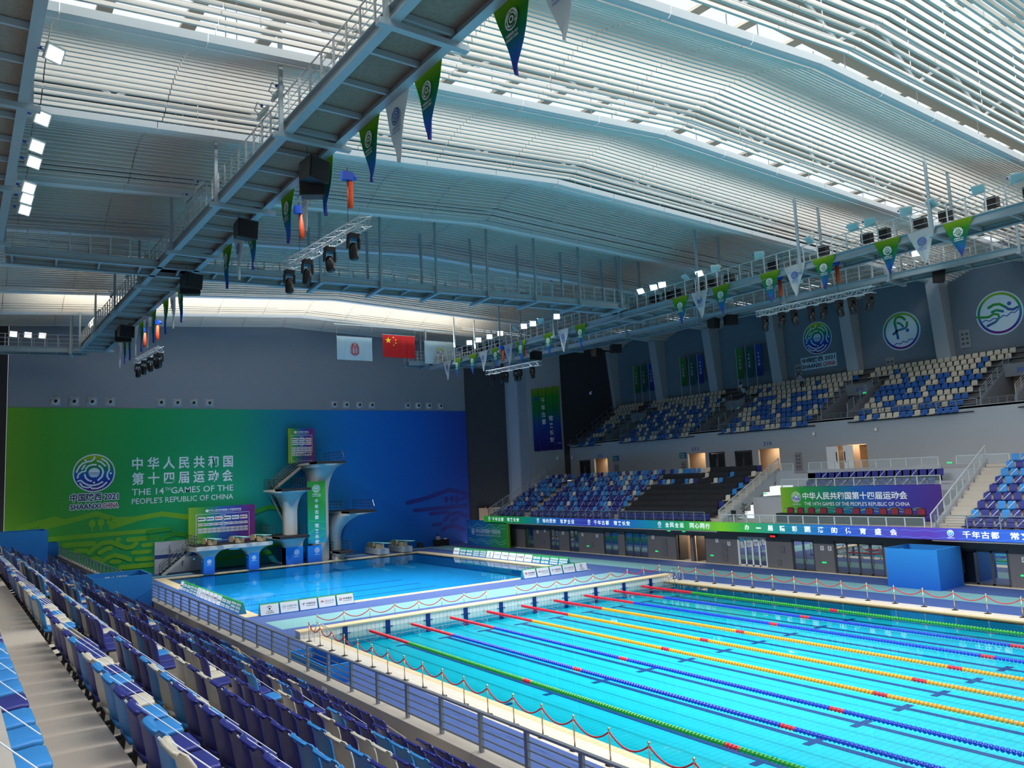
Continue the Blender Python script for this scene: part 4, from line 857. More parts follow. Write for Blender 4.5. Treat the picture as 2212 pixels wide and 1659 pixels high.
# open passage doors with warm light
for i, (a, b) in enumerate(((6.15,7.91),(4.55,5.94))):
    t = thing(f'door_{10+i}', f"open doorway with warm light in the facade, {('left','right')[i]} of the pair", 'door', (34.7,(a+b)/2,.05), kind='structure')
    mb = MB(); mb.box(34.62,34.8,a,a+.1,.05,2.3); mb.box(34.62,34.8,b-.1,b,.05,2.3); mb.box(34.62,34.8,a,b,2.2,2.3); mb.build('door_frame', frame_d, t)
    mb = MB(); mb.box(34.9,35.9,b-.16,b-.1,.07,2.2); mb.build('door_leaf', frame_d, t)
    mb = MB(); mb.box(36.5,36.6,a-.5,b+.5,.05,2.8); mb.build('passage_wall', warm, t)
    area('passage_lamp', (35.8,(a+b)/2,2.6), .8, .8, 60, (1,.75,.5))
sgn = mat('white_sign_plate', '#c9ccd0', .5)
for i, (y, z) in enumerate(((27.9,1.85),(26.6,2.0),(23.5,1.85),(20.4,1.8),(18.2,1.75),(10.6,1.9),(3.3,1.9),(2.1,1.7),(-6.3,1.75),(-6.9,1.75),(-19.4,1.7))):
    t = thing('wall_sign', f"small white sign plate on the grey facade, {nth(i+1)} from the far end", 'sign', (34.6,y,z), group='facade sign plates'); mb = MB(); mb.box(34.57,34.6,y-.14,y+.14,z-.15,z+.15); mb.build('plate', sgn, t); mb = MB(); mb.box(34.565,34.57,y-.09,y+.09,z-.06,z-.02); mb.box(34.565,34.57,y-.06,y+.06,z+.03,z+.09); mb.build('plate_print', ink, t)
for i, (x, y, z) in enumerate(((34.57,19.6,.72),(34.57,10.2,.7),(34.57,3.9,.68),(34.57,-6.4,.75),(34.57,-19.3,.8),(33.6,7.6,2.62),(33.6,5.9,2.62),(41.0,-12.6,7.35),(41.2,-15.1,5.6),(46.45,17.8,7.5),(39.4,1.95,5.4))):
    t = thing('exit_sign', f"small green lit exit sign, {nth(i+1)} along the right hand side", 'exit sign', (x,y,z), group='green exit signs'); mb = MB(); mb.box(x-.03,x,y-.13,y+.13,z-.045,z+.045); mb.build('sign_body', exitg, t); mb = MB(); mb.add([(x-.034,y+.2,z),(x-.034,y+.1,z+.075),(x-.034,y+.1,z-.075)], [(0,1,2)]); mb.add([(x-.034,y-.2,z),(x-.034,y-.1,z-.075),(x-.034,y-.1,z+.075)], [(0,1,2)]); mb.build('arrow', exitg, t)
for i, (y, z) in enumerate(((26.9,.8),(19.0,.9),(9.2,1.1),(2.6,1.0),(-2.6,.5),(-2.9,1.5))):
    t = thing('wall_cabinet', f"dark grey service panel in the facade, {nth(i+1)} from the far end", 'panel', (34.6,y,z), group='facade service panels'); w, h = ((.3,.5),(.25,.45),(.55,1.5),(.6,1.4),(.3,.45),(.45,.5))[i]; mb = MB(); mb.box(34.56,34.6,y-w/2,y+w/2,z-h/2,z+h/2); mb.build('panel_door', mat('panel_grey','#56565a',.5), t); mb = MB(); mb.box(34.54,34.56,y-w*.35,y-w*.3,z-.06,z+.06); mb.build('latch', steel_g, t)
# concourse doors, numbers and signs
for i, (a, b, top) in enumerate(BOPS[4:]):
    t = thing(f'door_{12+i}', f"dark double door in the balcony wall, {nth(i+1)} from the far end", 'door', (46.6,(a+b)/2,6.95), kind='structure')
    mb = MB(); mb.box(46.48,46.7,a,a+.12,6.95,top); mb.box(46.48,46.7,b-.12,b,6.95,top); mb.box(46.48,46.7,a,b,top-.12,top); mb.build('door_frame', frame_d, t)
    for k in range(2): y0 = a+.12+(b-a-.24)/2*k; mb = MB(); mb.box(46.55,46.6,y0+.03,y0+(b-a-.24)/2-.03,6.97,top-.14); mb.build('door_leaf', mat('dark_door_leaf','#202226',.4), t)
    mb = MB(); mb.tube([(46.5,(a+b)/2+.1,7.7),(46.5,(a+b)/2+.1,8.6)], .02, 6); mb.build('handle', steel_g, t)
t = thing('door_15', 'half open wooden double door with white leaves behind the official seats', 'door', (46.5,-1.3,6.95), kind='structure')
for y0, y1, m in ((.5,-.6,white),(-1.1,-2.0,white)): mb = MB(); mb.box(46.3,46.36,y1,y0,6.95,9.1); mb.build('door_leaf', m, t)
mb = MB(); mb.box(47.6,47.7,-.95,-.2,6.95,9.0); mb.box(47.2,47.3,-3.0,-2.1,6.95,9.1); mb.build('inner_door', wood, t)
mb = MB(); mb.box(46.27,46.3,-.5,-.42,7.7,8.6); mb.box(46.27,46.3,-1.2,-1.28,7.7,8.6); mb.build('handle', black, t)
for y, s in ((30.77,'212'),(15.79,'211'),(6.72,'210')): mb = MB(); text(mb, s, (46.47,y,9.58), YL, UZ, .95, .36, .02, center=True); tag(mb.build('room_number', numm), f"blue room number painted above the {dict(a='far',b='middle',c='near')['abc'[('212','211','210').index(s)]]} warm doorway", 'number')
bsg = gmat('wayfinding_print', [(0,'#1a58a8'),(1,'#1f8f50')], 'Y', 0, 1, .5, 'Generated')
for i, (y, z) in enumerate(((28.0,9.3),(17.5,9.15))):
    t = thing('wayfinding_sign', f"green and blue wayfinding sign beside the {('far','middle')[i]} warm doorway", 'sign', (46.4,y,z)); mb = MB(); mb.box(46.4,46.46,y-.45,y+.45,z-.3,z+.3); mb.build('sign_face', bsg, t); mb = MB(); text(mb, '观众看台', (46.39,y,z+.02), YL, UZ, .6, .14, 0, center=True); text(mb, '观众看台', (46.39,y,z-.2), YL, UZ, .6, .12, 0, center=True); mb.build('lettering', whiteprint, t)
for i, (y, z) in enumerate(((28.0,7.9),(17.5,7.8),(3.5,8.0))):
    t = thing('wall_panel', f"grey pictogram panel on the balcony wall, {nth(i+1)} from the far end", 'panel', (46.45,y,z)); mb = MB(); mb.box(46.42,46.5,y-.33,y+.33,z-.85,z+.75); mb.build('panel_face', mat('pictogram_panel','#8d9096',.6), t); mb = MB()
    for r in range(4):
        for q in range(2): mb.box(46.41,46.42,y-.2+.26*q,y-.06+.26*q,z-.6+.32*r,z-.45+.32*r)
    mb.build('pictograms', mat('pictogram_dark','#50545a',.6), t)
camw = mat('camera_white', '#dfe2e4', .35)
for i, (x, y, z) in enumerate(((46.3,1.6,10.45),(46.3,-4.26,10.41),(46.3,36,9.9),(44.3,36.35,9.9),(43.6,28.5,17.1))):
    t = thing('security_camera', f"small white security camera, {('above the wooden doors','right of the one above the wooden doors','near the far end of the balcony wall','under the long hanging banners','high on the tower wall')[i]}", 'camera', (x,y,z)); mb = MB(); mb.lathe([(.02,-.32),(.1,-.28),(.13,-.18),(.11,-.06),(.06,0)], (x,y,z), 10); mb.build('dome', camw, t, True); mb = MB(); mb.bar((x,y,z),(x+.22,y,z+.08), .07, .07); mb.build('arm', camw, t)
# ================================================================== catwalks
lampon = mat('floodlight_lit', '#fff8ee', .4, emit=7); lampoff = mat('floodlight_off', '#a8c4c4', .35); lamphs = mat('floodlight_housing', '#c4cfcf', .4); bluek = mat('blue_cap', '#1c48a8', .4)
def catwalk(name, label, a, b, wid, z, hang=8.4, h0=0., joist=2.1, rails=(1, 1), post=1.0, mz=0):
    """walkway from a to b (xy of its centre line), underside at z"""
    A, B = Vector((a[0],a[1],z)), Vector((b[0],b[1],z)); L = (B-A).length; d = (B-A).normalized(); n = Vector((-d.y,d.x,0)); rz = math.atan2(d.y, d.x)
    t = tag(link(name, None, None, A, rz), label, 'catwalk', kind='thing')
    def P(mb, nm, m): return link(nm, mb.mesh(nm, m), t)
    mb = MB(); mb.box(0,L,-wid/2,wid/2,.3,.36); P(mb, 'walkway_grating', grate)
    for s in (-1, 1):
        y = s*wid/2; mb = MB(); mb.box(0,L,y-.16,y+.16,0,.03); mb.box(0,L,y-.16,y+.16,.42,.45); mb.box(0,L,y-.02,y+.02,.03,.42); P(mb, 'side_beam', steel_b)
    mb = MB(); mb.box(-.05,.05,-wid/2+.1,wid/2-.1,.08,.28); jm = mb.mesh('joist', steel_b)
    k = 0
    while joist*k < L: link('joist', jm, t, (joist*k+.3,0,0)); k += 1
    pmb = MB(); pmb.box(-.032,.032,-.032,.032,.45,1.55); pm = pmb.mesh('rail_post', steel_w)
    for s, on in zip((-1, 1), rails):
        if not on: continue
        k = 0
        while post*k <= L: link('rail_post', pm, t, (post*k,s*(wid/2+.05),0)); k += 1
        for h, r in ((.8,.016),(1.15,.016),(1.55,.03)):
            mb = MB(); mb.tube([(0,s*(wid/2+.05),h),(L,s*(wid/2+.05),h)], r, 5); P(mb, 'handrail' if h > 1.5 else 'rail', steel_w)
    q = h0
    while q < L:
        p = A+d*q; zt = roofz(p.x, p.y)+1.6-z; mb = MB()
        for s in (-1, 1): mb = MB(); mb.box(q-.07,q+.07,s*(wid/2+.22)-.07,s*(wid/2+.22)+.07,-.1,zt); P(mb, 'hanger', steel_b)
        mb = MB(); mb.box(q-.12,q+.12,-wid/2-.5,wid/2+.5,-.18,0); P(mb, 'cross_bearer', steel_b); q += hang
    return t, A, d, n
ZC = 20.8
cw1, *_ = catwalk('catwalk', 'long grey catwalk on the left with floodlights and pennants', (-4.62,-33), (-6.6,38.5), 2.0, ZC, 8.4, 2.6)
cw2, *_ = catwalk('catwalk', 'catwalk directly above the near stand at the photo left edge', (-15.0,-40), (-15.6,8), 2.0, ZC, 8.4, 3)
cw3, *_ = catwalk('catwalk', 'long right hand catwalk over the pool edge with pennants', (30.6,-40), (28.3,37), 2.2, ZC-.6, 8.4, 4)
cw4, *_ = catwalk('catwalk', 'outer right catwalk above the lower right stand', (43.0,-30), (35.6,34.5), 2.0, ZC, 8.4, 3)
cw5, *_ = catwalk('catwalk', 'cross catwalk spanning the hall between the pools', (-14.2,8.4), (29.2,5.9), 2.0, ZC, 4.1, 17)
cw6, *_ = catwalk('catwalk', 'short cross catwalk at the far left end', (-20,41.6), (-6.8,39.6), 1.8, ZC, 8, 4)
cw7, *_ = catwalk('catwalk', 'short cross catwalk at the far right end behind the flags', (25.2,38.6), (36,36.2), 1.8, ZC, 8, 2)
# --- floodlights
def floodlight(loc, aim, on, label, group, w=.62, h=.55):
    t = tag(link('floodlight', None, None, loc), label, 'floodlight', group); f = Vector(aim).normalized(); q = f.to_track_quat('-Z', 'Y'); M = q.to_matrix().to_4x4()
    mb = MB(); mb.box(-w/2,w/2,-h/2,h/2,0,.1); mb.xf(M); link('housing', mb.mesh('housing', lamphs), t)
    mb = MB()
    for k in range(5): mb.box(-w/2+.05,w/2-.05,-h/2+.05+k*(h-.1)/5,-h/2+.02+(k+1)*(h-.1)/5,-.012,0)
    mb.xf(M); link('led_rows', mb.mesh('led_rows', lampon if on else lampoff), t)
    mb = MB(); mb.bar((-w/2-.03,0,.05),(-w/2-.03,0,.4), .03, .05); mb.bar((w/2+.03,0,.05),(w/2+.03,0,.4), .03, .05); mb.bar((-w/2-.03,0,.4),(w/2+.03,0,.4), .05, .03); mb.xf(M); link('yoke', mb.mesh('yoke', steel_w), t)
    mb = MB(); mb.lathe([(.05,0),(.05,.1)], (0,0,0), 8); mb.xf(M @ Matrix.Translation((w/2+.03,0,.2)) @ Matrix.Rotation(R(90),4,'Y')); link('blue_cap', mb.mesh('blue_cap', bluek), t)
FR = [(-23.7,0),(-21.8,0),(-19.33,0),(-17.9,0),(-15.7,0),(-14.6,0),(-11.6,0),(-7.8,0),(-4.05,0),(-2.56,1),(-1.2,0),(1.1,1),(2.0,1),(3.4,1),(13.9,1),(16.2,0),(17.4,1),(18.8,1),(20.3,0),(22.7,1),(24.6,1),(26.6,1),(28.3,1)]
cx3 = lambda y: 30.6-2.3*(y+40)/77
for i, (y, on) in enumerate(FR): floodlight((cx3(y)-1.25,y,21.95), (-.8,(-.5,-.2,.3,-.6)[i % 4],-.75) if not on or i < 14 else (-.4,-.9,-.1), on, f"{'lit' if on else 'unlit'} square floodlight on the right catwalk, {nth(i+1)} from the photo right", 'floodlights of the right catwalk')
for i, y in enumerate((-15.8,-11.1,-8.5,-6.85,-3.8,-2.4,-.8)): floodlight((-13.75,y,20.75), (.45,-.75,-.4), 1, f"bright floodlight under the catwalk above the near stand, {nth(i+1)} from the photo top", 'floodlights above the near stand', .55, .5)
for i, (x, y) in enumerate(((-6.3,-11.4),(-6.3,-13.2),(-6.6,-2.3),(-6.7,-.4),(-7.0,15.8),(-7.1,22),(-7.3,29))): floodlight((x,y,22.5), (.75,-.1,-.65), 0, f"unlit pale floodlight on the left catwalk rail, {nth(i+1)} from the near end", 'floodlights of the left catwalk')
for i, x in enumerate((-12.6,-11.5,-10.4)): floodlight((x,40.0,22.4), (.2,-.8,-.2), 1, f"lit floodlight on the far left cross catwalk, {('left','middle','right')[i]} of three", 'floodlights of the far left catwalk')
for i, y in enumerate((-12.5,-3.5,3,6,8,9.5,17,18.5,19.3)): floodlight((42.9-7.4*(y+30)/64.5-1.1,y,22.3), (-.8,-.4,-.5), i in (0,5,6,7,8), f"square floodlight on the outer right catwalk, {nth(i+1)} from the photo right", 'floodlights of the outer right catwalk')
# --- pennants
grn = gmat('pennant_gradient', [(0,'#5a4ab4'),(.25,'#3078c4'),(.55,'#1f8f6a'),(.75,'#3f9c2c'),(1,'#9cc022')], 'Z', 0, 1, .7, 'Generated'); wht = mat('white_pennant_cloth', '#d8dee0', .7, var=.05, scale=3)
def translucent(m, k=.45):
    nt = m.node_tree; out = nt.nodes['Material Output']; b = nt.nodes['Principled BSDF']; tr = nt.nodes.new('ShaderNodeBsdfTranslucent'); mx = nt.nodes.new('ShaderNodeMixShader'); mx.inputs[0].default_value = k
    src = b.inputs['Base Color'].links[0].from_socket; nt.links.new(src, tr.inputs[0]); nt.links.new(b.outputs[0], mx.inputs[1]); nt.links.new(tr.outputs[0], mx.inputs[2]); nt.links.new(mx.outputs[0], out.inputs[0])
translucent(grn); translucent(wht)
def pennant(x, y0, y1, z, kind, label, seed, face):
    """triangular flag along y from y0 to y1 hanging below z; face = +1 shows its front to -x"""
    t = tag(link('pennant', None, None, (x,(y0+y1)/2,z)), label, 'pennant', 'triangular pennants'); w = abs(y1-y0); H = w*1.27; n = 8; g = []
    for i in range(n+1):
        v = i/n; hw = w/2*(1-v)**.95; g.append([(.05*math.sin(6*v+seed+u*3)*(.3+v), u*hw+.04*math.sin(4*v+seed)*v, -H*v) for u in (-1,-.6,-.2,.2,.6,1)])
    mb = MB(); mb.sheet(g); mb.sheet([[(p[0]+.012,p[1],p[2]) for p in r[::-1]] for r in g]); link('cloth', mb.mesh('cloth', grn if kind else wht, True), t)
    mb = MB(); yd = (0,-1,0); r = w*.16
    for sx, yy in ((-.07, -1),(.085, 1)):
        rt = (0,yy,0); o = (sx,0,-H*.33); disc(mb, (0,0), r, rt, UZ, o, n=16, r0=r*.86); disc(mb, (0,0), r*.68, rt, UZ, o, n=14, r0=r*.55); disc(mb, (0,0), r*.36, rt, UZ, o, n=10, r0=r*.2)
        for st in (EMB[0], EMB[4], EMB[7]): ribbon(mb, [(p[0]*r, p[1]*r) for p in st], r*.12, rt, UZ, o)
        text(mb, '中国陕西 2021', (sx,0,-H*.33-r*1.5), rt, UZ, w*.3, w*.05, .01, center=True); text(mb, 'SHAANXI CHINA', (sx,0,-H*.33-r*1.9), rt, UZ, w*.3, w*.045, .01, center=True)
    link('pennant_print', mb.mesh('pennant_print', whiteprint if kind else numm), t)
PR = [(-21.4,1),(-19.43,0),(-17.42,1),(-13.28,1),(-11.2,0),(-9.28,1),(-5.2,1),(-3.3,0),(-1.4,1),(10.0,1),(12.3,0),(14.4,1),(18.6,1),(20.6,0),(22.8,1),(25.0,0),(27.0,1),(30,1),(32,0)]
for i, (y, k) in enumerate(PR): pennant(cx3(y)-1.3, y, y+1.62, 20.63, k, f"{'green and blue' if k else 'white'} pennant on the right catwalk, {nth(i+1)} from the photo right", i, 1)
cx1 = lambda y: -4.62-1.98*(y+33)/71.5
PL = [(-25.6,1),(-27.6,0),(-21.0,1),(-18.9,0),(-16.8,1),(-12.7,1),(-10.6,0),(-8.5,1),(-3.6,1),(-1.5,0),(.6,1),(10.5,1),(12.6,0),(14.7,1),(18.4,1),(20.5,0),(22.6,1),(24.8,0),(27,1),(29.2,1),(31.3,0)]
for i, (y, k) in enumerate(sorted(PL)): pennant(cx1(y)+1.2, y, y+1.9, 21.0, k, f"{'green and blue' if k else 'white'} pennant on the left catwalk, {nth(i+1)} from the near end", i*1.7, 1)
# --- speakers
for i, (x, y, z, rx) in enumerate(((-4.9,-12.9,19.9,.4),(-4.6,-12.1,19.6,-.5),(-5.1,-4.4,20.0,.2),(-5.2,6.2,20.0,.5),(-5.0,6.9,19.8,-.4),(-6.1,23.6,20.1,.4),(-6.0,24.6,19.9,-.3),(36.6,19,19.9,.3),(36.9,16.5,19.9,-.3),(38.2,5,20.4,.3),(38.5,3.4,20.4,-.3),(30.4,21,19.6,.2),(41.2,-13.2,20.6,.5))):
    t = tag(link('loudspeaker', None, None, (x,y,z), rx), f"black loudspeaker hung under a catwalk, {nth(i+1)} counted from the near left", 'speaker', 'black loudspeakers'); w = 1.0 if i < 3 else 1.15
    mb = MB(); mb.hexa([(-w/2,-.3,-.45),(w/2,-.3,-.45),(w*.34,.4,-.4),(-w*.34,.4,-.4)], [(-w/2,-.4,.4),(w/2,-.4,.4),(w*.36,.4,.3),(-w*.36,.4,.3)]); link('cabinet', mb.mesh('cabinet', black), t)
    mb = MB(); mb.hexa([(-w*.45,-.34,-.4),(w*.45,-.34,-.4),(w*.45,-.29,-.4),(-w*.45,-.29,-.4)], [(-w*.45,-.43,.36),(w*.45,-.43,.36),(w*.45,-.38,.36),(-w*.45,-.38,.36)]); link('grille', mb.mesh('grille', blackm), t)
    mb = MB()
    for s in (-1, 1): mb.tube([(s*.3,0,.35),(s*.3,0,ZC-z)], .01, 4)
    link('hanging_cable', mb.mesh('hanging_cable', black), t)
# --- lighting trusses with moving heads, hoists
orange = mat('orange_hoist_bag', '#e2501c', .6); hblue = mat('blue_hoist_motor', '#1f4fc0', .4)
def mover(loc, label, tilt):
    t = tag(link('moving_head', None, None, loc), label, 'stage light', 'moving head lights'); mb = MB(); mb.box(-.2,.2,-.18,.18,-.22,0); link('base', mb.mesh('base', black), t)
    mb = MB(); mb.box(-.26,-.2,-.1,.1,-.62,-.2); mb.box(.2,.26,-.1,.1,-.62,-.2); link('yoke', mb.mesh('yoke', black), t)
    mb = MB(); mb.lathe([(.12,-.5),(.19,-.44),(.2,-.1),(.16,.12),(.1,.2)], (0,0,0), 12); mb.xf(Matrix.Translation((0,0,-.58)) @ Matrix.Rotation(tilt,4,'X')); link('head', mb.mesh('head', black, True), t)
def truss(p, q, label, heads, hoists, ztop):
    P, Q = Vector(p), Vector(q); L = (Q-P).length; d = (Q-P).normalized(); s = Vector((-d.y,d.x,0)).normalized()*.19; u = Vector((0,0,.4))
    t = tag(link('lighting_truss', None, None, P), label, 'truss'); O = P
    mb = MB(); C = [-s, s, -s+u, s+u]
    for c in C: mb.tube([c, c+d*L], .028, 6)
    link('chords', mb.mesh('chords', steel_w), t); n = round(L/.5)
    for k in range(n):
        a, b = d*(L*k/n), d*(L*(k+1)/n); mb = MB()
        for i, j in ((0,2),(1,3),(0,1),(2,3)):
            x, y = (i, j) if k % 2 else (j, i); mb.tube([a+C[x], b+C[y]], .013, 4, cap=False)
        for i, j in ((0,2),(1,3)): mb.tube([a+C[i], a+C[j]], .013, 4, cap=False)
        link('lacing', mb.mesh('lacing', steel_w), t)
    for k, f in enumerate(heads): mover(P+d*L*f+Vector((0,0,-.03)), f"black moving head light, {nth(k+1)} along {label.split(',')[0].replace('white lattice truss','the truss')}", R(20*math.sin(k*2)))
    for k, f in enumerate(hoists):
        c = P+d*L*f+Vector((0,0,.4)); h = tag(link('chain_hoist', None, None, c), f"orange and blue chain hoist, {nth(k+1)} on {label.split(',')[0].replace('white lattice truss','the truss')}", 'hoist', 'chain hoists'); H = ztop-c.z
        mb = MB(); mb.tube([(0,0,0),(0,0,H-.5)], .012, 5); link('chain', mb.mesh('chain', legm), h)
        mb = MB(); mb.tube([(.12,0,H-1.7),(.12,0,H-1.6),(.12,0,H-.6)], [.1,.13,.13], 9); link('chain_bag', mb.mesh('chain_bag', orange, True), h)
        mb = MB(); mb.box(-.22,.22,-.13,.13,H-.55,H-.2); mb.lathe([(.12,0),(.15,.1),(.12,.2)], (.28,0,H-.48), 10); link('motor', mb.mesh('motor', hblue), h)
        mb = MB(); mb.tube([(0,0,H-.2),(0,0,H)], .02, 5); link('hook', mb.mesh('hook', black), h)
truss((-3.5,-5.4,17.9), (-2.9,-13.3,17.9), 'white lattice truss under the left catwalk, nearest', (.05,.3,.58,.85), (.2,.8), ZC)
truss((-4.9,26.2,18.0), (-4.3,19.6,18.0), 'white lattice truss under the far left catwalk', (.1,.35,.6,.85,.95), (.3,.8), ZC)
truss((29.3,-6.6,18.0), (29.9,-14.8,18.0), 'white lattice truss under the right catwalk', (.06,.22,.33,.48,.59,.72,.82,.96), (.22,.72), ZC)
truss((26.9,24.5,18.0), (28.1,17.2,18.0), 'white lattice truss under the far right catwalk', (.1,.3,.36,.55,.62,.85), (.3,.7), ZC)
# --- flags at the far end
fl = mat('flag_rope', '#9aa4ac', .5)
pp = thing('flag_bar', 'thin horizontal bar above the three hanging flags', 'bar', (23,36,24.6)); mb = MB(); mb.tube([(15.5,36,24.58),(30.4,36,24.6)], .06, 8); mb.build('bar', steel_b, pp)
mb = MB()
for x in (17,20.5,25,29): mb.tube([(x,36,24.6),(x,36,26)], .015, 4)
mb.build('bar_cable', fl, pp)
def flag(name, label, x0, x1, z0, z1, m):
    t = thing(name, label, 'flag', ((x0+x1)/2,36,z0)); nx, nz = 22, 8; yo = lambda u, v: 36+.035*math.sin(u*34)*(.4+.6*v)+.02*math.sin(u*13+v*3)
    g = [[(x0+(x1-x0)*i/nx, yo(i/nx, j/nz), z1-(z1-z0)*j/nz) for i in range(nx+1)] for j in range(nz+1)]
    mb = MB(); mb.sheet(g); mb.sheet([[(p[0],p[1]+.02,p[2]) for p in r[::-1]] for r in g]); mb.build('cloth', m, t, True)
    mb = MB(); mb.tube([(x0-.05,36,z1),(x1+.05,36,z1)], .03, 6)
    for x in (x0, x1): mb.tube([(x,36,z1),(x,36,24.58)], .012, 4)
    mb.build('hanging_rod', fl, t); return t
wf = mat('pale_flag_cloth', '#b8dcec', .7); rf = mat('red_flag_cloth', '#d01c28', .65); yel = mat('yellow_star_print', '#f0d820', .6)
translucent(wf, .3); translucent(rf, .3)
t = flag('hanging_flag', 'pale blue flag with red emblem, left of the three', 15.82, 19.8, 20.8, 23.3, wf)
mb = MB(); o = (17.8,35.94,22.0)
for r0, r1 in ((.34,.42),(.22,.28)):
    for s in (-1, 1): ribbon(mb, [(s*r1*.35,-.62),(s*r1,-.45),(s*r1,.2),(s*r1*.55,.5)], .08, RX, UZ, o)
ribbon(mb, [(0,-.65),(0,.05)], .1, RX, UZ, o); ribbon(mb, [(0,.05),(-.2,.3)], .09, RX, UZ, o); ribbon(mb, [(0,.05),(.2,.3)], .09, RX, UZ, o); disc(mb, (0,.38), .07, RX, UZ, o, n=10); ribbon(mb, [(-.3,.5),(0,.68),(.3,.5)], .06, RX, UZ, o)
mb.build('emblem', redp, t)
t = flag('hanging_flag', 'red flag with five yellow stars, middle of the three', 21.05, 24.95, 21.3, 23.8, rf)
def star(mb, x, z, r, a0):
    P = [(x+(r if k % 2 == 0 else r*.4)*math.cos(a0+math.pi*k/5), 35.93, z+(r if k % 2 == 0 else r*.4)*math.sin(a0+math.pi*k/5)) for k in range(10)]; mb.add(P+[(x,35.93,z)], [(k,(k+1)%10,10) for k in range(10)])
for x, z, r, a in ((21.68,23.15,.38,math.pi/2),(22.3,23.52,.12,.6),(22.58,23.25,.12,.2),(22.58,22.9,.12,-.2),(22.34,22.65,.12,-.5)): mb = MB(); star(mb, x, z, r, a); mb.build('star', yel, t)
t = flag('hanging_flag', 'pale blue flag with round games emblem, right of the three', 26.15, 30.08, 20.8, 23.4, wf)
emblem(t, (28.1,35.94,22.2), .5, RX, UZ, whiteprint, eramp, lift=.008)
mb = MB(); text(mb, '中国陕西 2021', (28.1,35.93,21.45), RX, UZ, 1.25, .2, .02, center=True); mb.build('lettering', ink, t); mb = MB(); text(mb, 'SHAANXI CHINA', (28.1,35.93,21.2), RX, UZ, 1.25, .16, .02, center=True); mb.build('lettering', redp, t)
# --- long hanging banners on the tower wall
lb = gmat('long_banner_print', [(0,'#2c1c6c'),(.2,'#28308c'),(.42,'#1c4ea4'),(.62,'#117850'),(.85,'#2f8a2c'),(1,'#7a9c20')], 'Z', 0, 1, .6, 'Generated')
for k in range(4):
    x0 = 40.9+1.1*k; t = thing('long_banner', f"long green to violet cloth banner, {nth(k+1)} strip from the left", 'banner', (x0+.52,36.4,10.7), group='long hanging banners'); g = []
    for j in range(9):
        v = j/8; g.append([(x0+1.04*i/6+.02*math.sin(v*4+k), 36.38+.03*math.sin(i*2+v*5), 18.3+.15*k-(7.6+.1*k)*v) for i in range(7)])
    mb = MB(); mb.sheet(g); mb.sheet([[(p[0],p[1]+.02,p[2]) for p in r[::-1]] for r in g]); mb.build('cloth', lb, t, True)
    if k == 0: mb = MB(); disc(mb, (0,0), .3, RX, UZ, (x0+.52,36.3,17.1), r0=.24); disc(mb, (0,0), .18, RX, UZ, (x0+.52,36.3,17.1)); text(mb, '中国陕西', (x0+.52,36.3,16.5), RX, UZ, .6, .16, 0, center=True); mb.build('banner_print', numm, t)
    if k in (1, 2):
        mb = MB()
        for q, ch in enumerate('千年古都' if k == 1 else '常来长安'): text(mb, ch, (x0+.52,36.3,(16.6 if k == 1 else 14.4)-.88*q), RX, UZ, .62, .66, .02, center=True)
        mb.build('lettering', whiteprint, t)
    if k == 3: mb = MB(); ribbon(mb, [(.2,0),(.32,.1),(.4,-.05),(.52,.12),(.6,-.04),(.75,.1),(.85,0)], .04, RX, UZ, (x0,36.3,11.6)); mb.build('banner_print', whiteprint, t)
    if k in (1,2): mb = MB(); ribbon(mb, [(.1,.0),(.5,.3),(.9,.1)] if k == 1 else [(.1,.1),(.5,-.1),(.95,.1)], .12, RX, UZ, (x0,36.33,12.2)); mb.build('motif_line', mat('violet_wave_print','#3a3aa0',.6), t)
# --- emblems on the right upper wall
YR = (0,-1,0)
t = thing('wall_emblem', 'round multicolour games emblem on the blue grey upper wall', 'emblem', (55.38,6.4,20.35)); emblem(t, (55.39,6.4,20.35), 1.66, YR, UZ, mat('pale_print','#c4dcea',.6), eramp)
mb = MB(); mb.add([(55.37,8.55,17.25),(55.37,4.45,17.25),(55.37,4.45,18.55),(55.37,8.55,18.55)], [(0,1,2,3)]); mb.build('lettering_backing', MATS['pale_print'], t)
mb = MB(); text(mb, '中国陕西 2021', (55.355,8.4,17.95), YR, UZ, 3.8, .5, .03); text(mb, 'SHAANXI', (55.355,8.4,17.38), YR, UZ, 2.2, .42, .03); mb.build('lettering', ink, t); mb = MB(); text(mb, 'CHINA', (55.355,6.0,17.38), YR, UZ, 1.4, .42, .03); mb.build('lettering', redp, t)
gpic = gmat('pictogram_colours', [(0,'#2a3c9c'),(.4,'#2f7890'),(.7,'#1f8f40'),(1,'#3f9a28')], 'Z', 0, 1, .5, 'Generated'); ring_m = gmat('ring_colours', [(0,'#6a1c70'),(.15,'#3c2a98'),(.45,'#2f74a8'),(.7,'#1f9050'),(1,'#88b020')], 'Z', 0, 1, .5, 'Generated')
def sport(label, y, z, r, strokes, waves, dot):
    t = thing('wall_emblem', label, 'emblem', (55.38,y,z)); o = (55.39,y,z)
    mb = MB(); disc(mb, (0,0), r, YR, UZ, o, lift=.008, n=40); mb.build('disc', MATS['pale_print'], t)
    mb = MB(); disc(mb, (0,0), r*.94, YR, UZ, o, lift=.016, n=40, r0=r*.83); mb.build('ring', ring_m, t)
    for s, w in strokes: mb = MB(); ribbon(mb, [(p[0]*r, p[1]*r) for p in s], w*r, YR, UZ, o, lift=.024); mb.build('stroke', gpic, t)
    mb = MB(); ribbon(mb, [(p[0]*r, p[1]*r) for p in waves], .05*r, YR, UZ, o, lift=.02); mb.build('wave', numm, t); mb = MB(); disc(mb, (dot[0]*r, dot[1]*r), .09*r, YR, UZ, o, lift=.024, n=16); mb.build('head_dot', numm, t)
